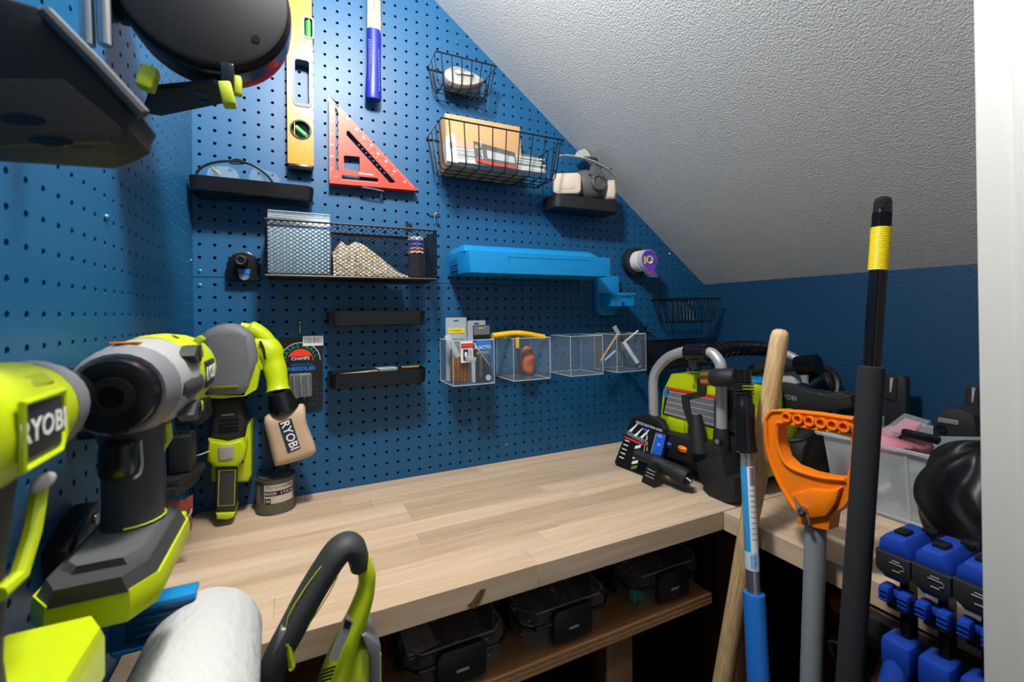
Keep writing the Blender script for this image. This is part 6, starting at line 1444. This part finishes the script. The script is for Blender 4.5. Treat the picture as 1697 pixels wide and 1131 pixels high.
# ---------------------------------------------------------------- organizer cases on the plywood shelf
SHZ = -24.1
def organizer(label, xl, w, yf, fill, dpt=12.0, card=False):
    t = thing('organizer_case', label, 'organizer', (xl + w / 2, yf + dpt / 2, SHZ)); x1 = xl + w; yb_ = yf + dpt; H1, H2 = 1.55, 2.35
    ch = .75
    def oc(ins, z): return [(xl + ch + ins, yf + ins, z), (x1 - ch - ins, yf + ins, z), (x1 - ins, yf + ch + ins, z), (x1 - ins, yb_ - ins, z), (xl + ins, yb_ - ins, z), (xl + ins, yf + ch + ins, z)]
    b = WB(t); b.loft([oc(.25, SHZ + .03), oc(.12, SHZ + H1)], cap=False); b._add(oc(.25, SHZ + .03), [tuple(range(6))]); b.done('tub', SMOKE, t)
    WB(t).tube(oc(-.05, SHZ + H1), .13, 6, True).done('gasket_rim', mat('rim_dark', '1c2128', .3), t)
    b = WB(t); b.loft([oc(.0, SHZ + H1 + .05), oc(.1, SHZ + H2 - .15), oc(.35, SHZ + H2)], cap=False); b._add(oc(.35, SHZ + H2), [tuple(range(6))]); b.done('lid', SMOKE, t)
    WB(t).tube(oc(.2, SHZ + H2 - .05), .05, 5, True).done('lid_edge', mat('edge_grey', '7f868c', .2), t)
    c = (xl + x1) / 2
    WB(t).plate([(c - 1.35, SHZ + .3), (c + 1.35, SHZ + .3), (c + 1.5, SHZ + .5), (c + 1.5, SHZ + 2.0), (c + 1.2, SHZ + 2.35), (c - 1.2, SHZ + 2.35), (c - 1.5, SHZ + 2.0), (c - 1.5, SHZ + .5)], yf - .35, yf + .1, 'xz', bev=.1).done('latch', mat('latch_black', '14181e', .45), t)
    WB(t).bx((c - .38, yf - .4, SHZ + 1.0), (c + .38, yf - .34, SHZ + 1.16), .02).done('latch_mark', SILV, t)
    for s in (xl - .05, x1 - .25): WB(t).bx((s, yf + 2.2, SHZ + .2), (s + .3, yf + 5.0, SHZ + 2.1), .08).done('side_latch', mat('latch_black', '14181e', .45), t)
    for k in range(1, 4): WB(t).bx((xl + w * k / 4 - .03, yf + .8, SHZ + .1), (xl + w * k / 4 + .03, yb_ - .4, SHZ + H1), 0).done('divider', SMOKE, t)
    b = WB(t); r_ = random.Random(int(xl * 10))
    for k in range(140):
        x, y = r_.uniform(xl + .5, x1 - .5), r_.uniform(yf + .9, yf + 6); a = r_.uniform(0, 6)
        p = Vector((x, y, SHZ + .15 + r_.uniform(0, .5))); b.tube([p, p + Vector((cos(a) * .35, sin(a) * .35, r_.uniform(-.1, .1)))], .06, 5)
    b.done('screws', mat('fastener', '8b857a', .35, .7), t, kind='stuff')
    if fill: 
        b = WB(t)
        for k in range(18): p = Vector((xl + .9 + r_.uniform(-.3, .5), yf + 1.0 + r_.uniform(-.2, .5), SHZ + .2)); b.tube([p, p + Vector((r_.uniform(-.1, .1), 0, .8))], .09, 6)
        b.done('wall_plugs', mat('plug_' + fill, fill, .5), t, kind='stuff')
    if card:
        WB(t).box((xl + 1.3, yf + 3.2, SHZ + 1.35), (1.9, 2.6, .1), .03, T=Euler((.1, 0, .1)).to_matrix()).done('paper_pack', mat('pack_grey', 'a49a90', .6), t)
        textw(t, 'Entry door', frame((xl + 1.3, yf + 2.3, SHZ + 1.42), x=(1, .1, 0), y=(-.1, 1, .1)), .2, PBLACK)
    return t
def sx(u, v): return at(u, v, y=-16.4).x
organizer('clear organizer case with a printed paper pack under the lid', sx(672, 1090), sx(842, 1040) - sx(672, 1090), -16.6, None, card=True)
organizer('clear organizer case of screws between two other cases on the shelf', sx(870, 1060), sx(1013, 1010) - sx(870, 1060), -16.5, None)
organizer('clear organizer case holding teal wall plugs at the shelf end', sx(1052, 1000), sx(1168, 960) - sx(1052, 1000), -16.4, '1f8f78')
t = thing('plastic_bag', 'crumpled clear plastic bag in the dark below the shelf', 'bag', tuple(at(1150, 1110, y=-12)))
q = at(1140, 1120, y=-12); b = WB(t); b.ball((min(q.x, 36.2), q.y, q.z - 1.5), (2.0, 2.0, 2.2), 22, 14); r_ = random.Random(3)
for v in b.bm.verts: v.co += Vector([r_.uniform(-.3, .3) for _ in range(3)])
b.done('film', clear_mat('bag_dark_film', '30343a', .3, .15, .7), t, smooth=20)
b = thing('dark_crate', 'dark crate on the floor under the worktop below the organizer cases', 'crate', (27, -9, -53.5))
for x in (20, 33): WB(b).bx((x, -15, -53.5), (x + .7, -2, -36.5), .05).done('crate_side', mat('crate_dark', '1b1a1c', .7), b)
for y in (-15, -2.7): WB(b).bx((20.7, y, -53.5), (33, y + .7, -36.5), .05).done('crate_side', mat('crate_dark', '1b1a1c', .7), b)
WB(b).bx((20.7, -14.3, -53.5), (33, -2.7, -53.0)).done('crate_bottom', mat('crate_dark', '1b1a1c', .7), b)
# ---------------------------------------------------------------- details become sub-parts of the part they sit on
SUB = {'lettering': ['bag_patch', 'badge', 'name_bar', 'label_band', 'header_card', 'warning_label', 'gun_body', 'card', 'tag', 'backing_card', 'blade', 'barrel', 'print_face', 'sticker_lower', 'paper_pack', 'filter_cartridge', 'motor_housing', 'handle', 'grip', 'beam'],
       'grip_texture': ['grip', 'handle'], 'grip_line': ['handle'], 'grip_dots': ['palm_grip'], 'switch_slot': ['palm_grip'], 'boss_screw': ['screw_boss'], 'boss_tip': ['screw_boss'],
       'vent_slot': ['motor_body', 'motor_housing'], 'vent_label': ['motor_body'], 'latch_button': ['battery_housing'], 'grip_outline': ['grip'], 'grip_end': ['grip'],
       'trigger_edge': ['trigger'], 'trigger_rib': ['trigger'], 'pad_line': ['pad'], 'release_button': ['head'], 'slot_cap': ['head'], 'handle_rib': ['carry_handle'], 'lance_rib': ['lance'],
       'hub': ['wheel'], 'knob_screw': ['knob'], 'print_line': ['warning_label', 'backing_card'], 'red_stripe': ['warning_label', 'card'], 'safety_symbol': ['warning_label'], 'shell_boss': ['front_shell'],
       'grip_ring': ['d_grip'], 'ring_core': ['d_grip'], 'grip_rib': ['d_grip'], 'nut_wing': ['wing_nut'], 'latch_mark': ['latch'], 'lid_edge': ['lid'], 'gasket_rim': ['tub'], 'divider': ['tub'],
       'cap_rib': ['end_cap'], 'hang_hole': ['end_cap'], 'barcode_bar': ['sticker_white'], 'small_print': ['sticker_white'], 'vial_back': ['vial_ring'], 'scale_marks': ['beam', 'blade'], 'beam_rib': ['beam'],
       'label_stripe': ['label_wrap'], 'bars': ['barcode_label'], 'cross_slot': ['screw_head'], 'black_print': ['carton'], 'text_block': ['carton'], 'flap_seam': ['carton'], 'hole': ['carton'],
       'oval_slot': ['dock_body'], 'post_hole': ['post'], 'rib': ['recess_panel'], 'corner_rib': ['bin_wall'], 'bore': ['brass_fitting'], 'seam': ['gun_body'], 'caption': ['card'], 'picture': ['card'],
       'tick': ['card'], 'rule': ['card'], 'spray_figure': ['card'], 'blue_panel': ['card'], 'grey_band': ['card'], 'blue_tag': ['card'], 'groove': ['block'], 'label_line': ['lime_strut'], 'label_figure': ['picture_label'],
       'accent': ['handle'], 'dot_pattern': ['card'], 'arc_line': ['card'], 'red_ball': ['card'], 'temple_knot': ['temple'], 'zip_strip': ['bag_film'], 'case_seam': ['case'], 'embossed_line': ['box'], 'panel_line': ['bin_body'], 'side_rib': ['bin_body']}
base_name = lambda o: o.name.split('.')[0]
by_parent = {}
for o in list(COL.objects):
    if o.parent: by_parent.setdefault(o.parent, []).append(o)
for th_, ch in list(by_parent.items()):
    if th_.parent: continue
    names = {}
    for c in ch: names.setdefault(base_name(c), []).append(c)
    seen = {}
    for c in ch:
        n = base_name(c)
        for cand in SUB.get(n, ()):
            if cand in names and cand not in SUB:
                k = seen.get(n, 0); c.parent = names[cand][min(k, len(names[cand]) - 1)] if len(names[cand]) > 1 and len(names[n]) == len(names[cand]) else names[cand][0]
                seen[n] = k + 1; break
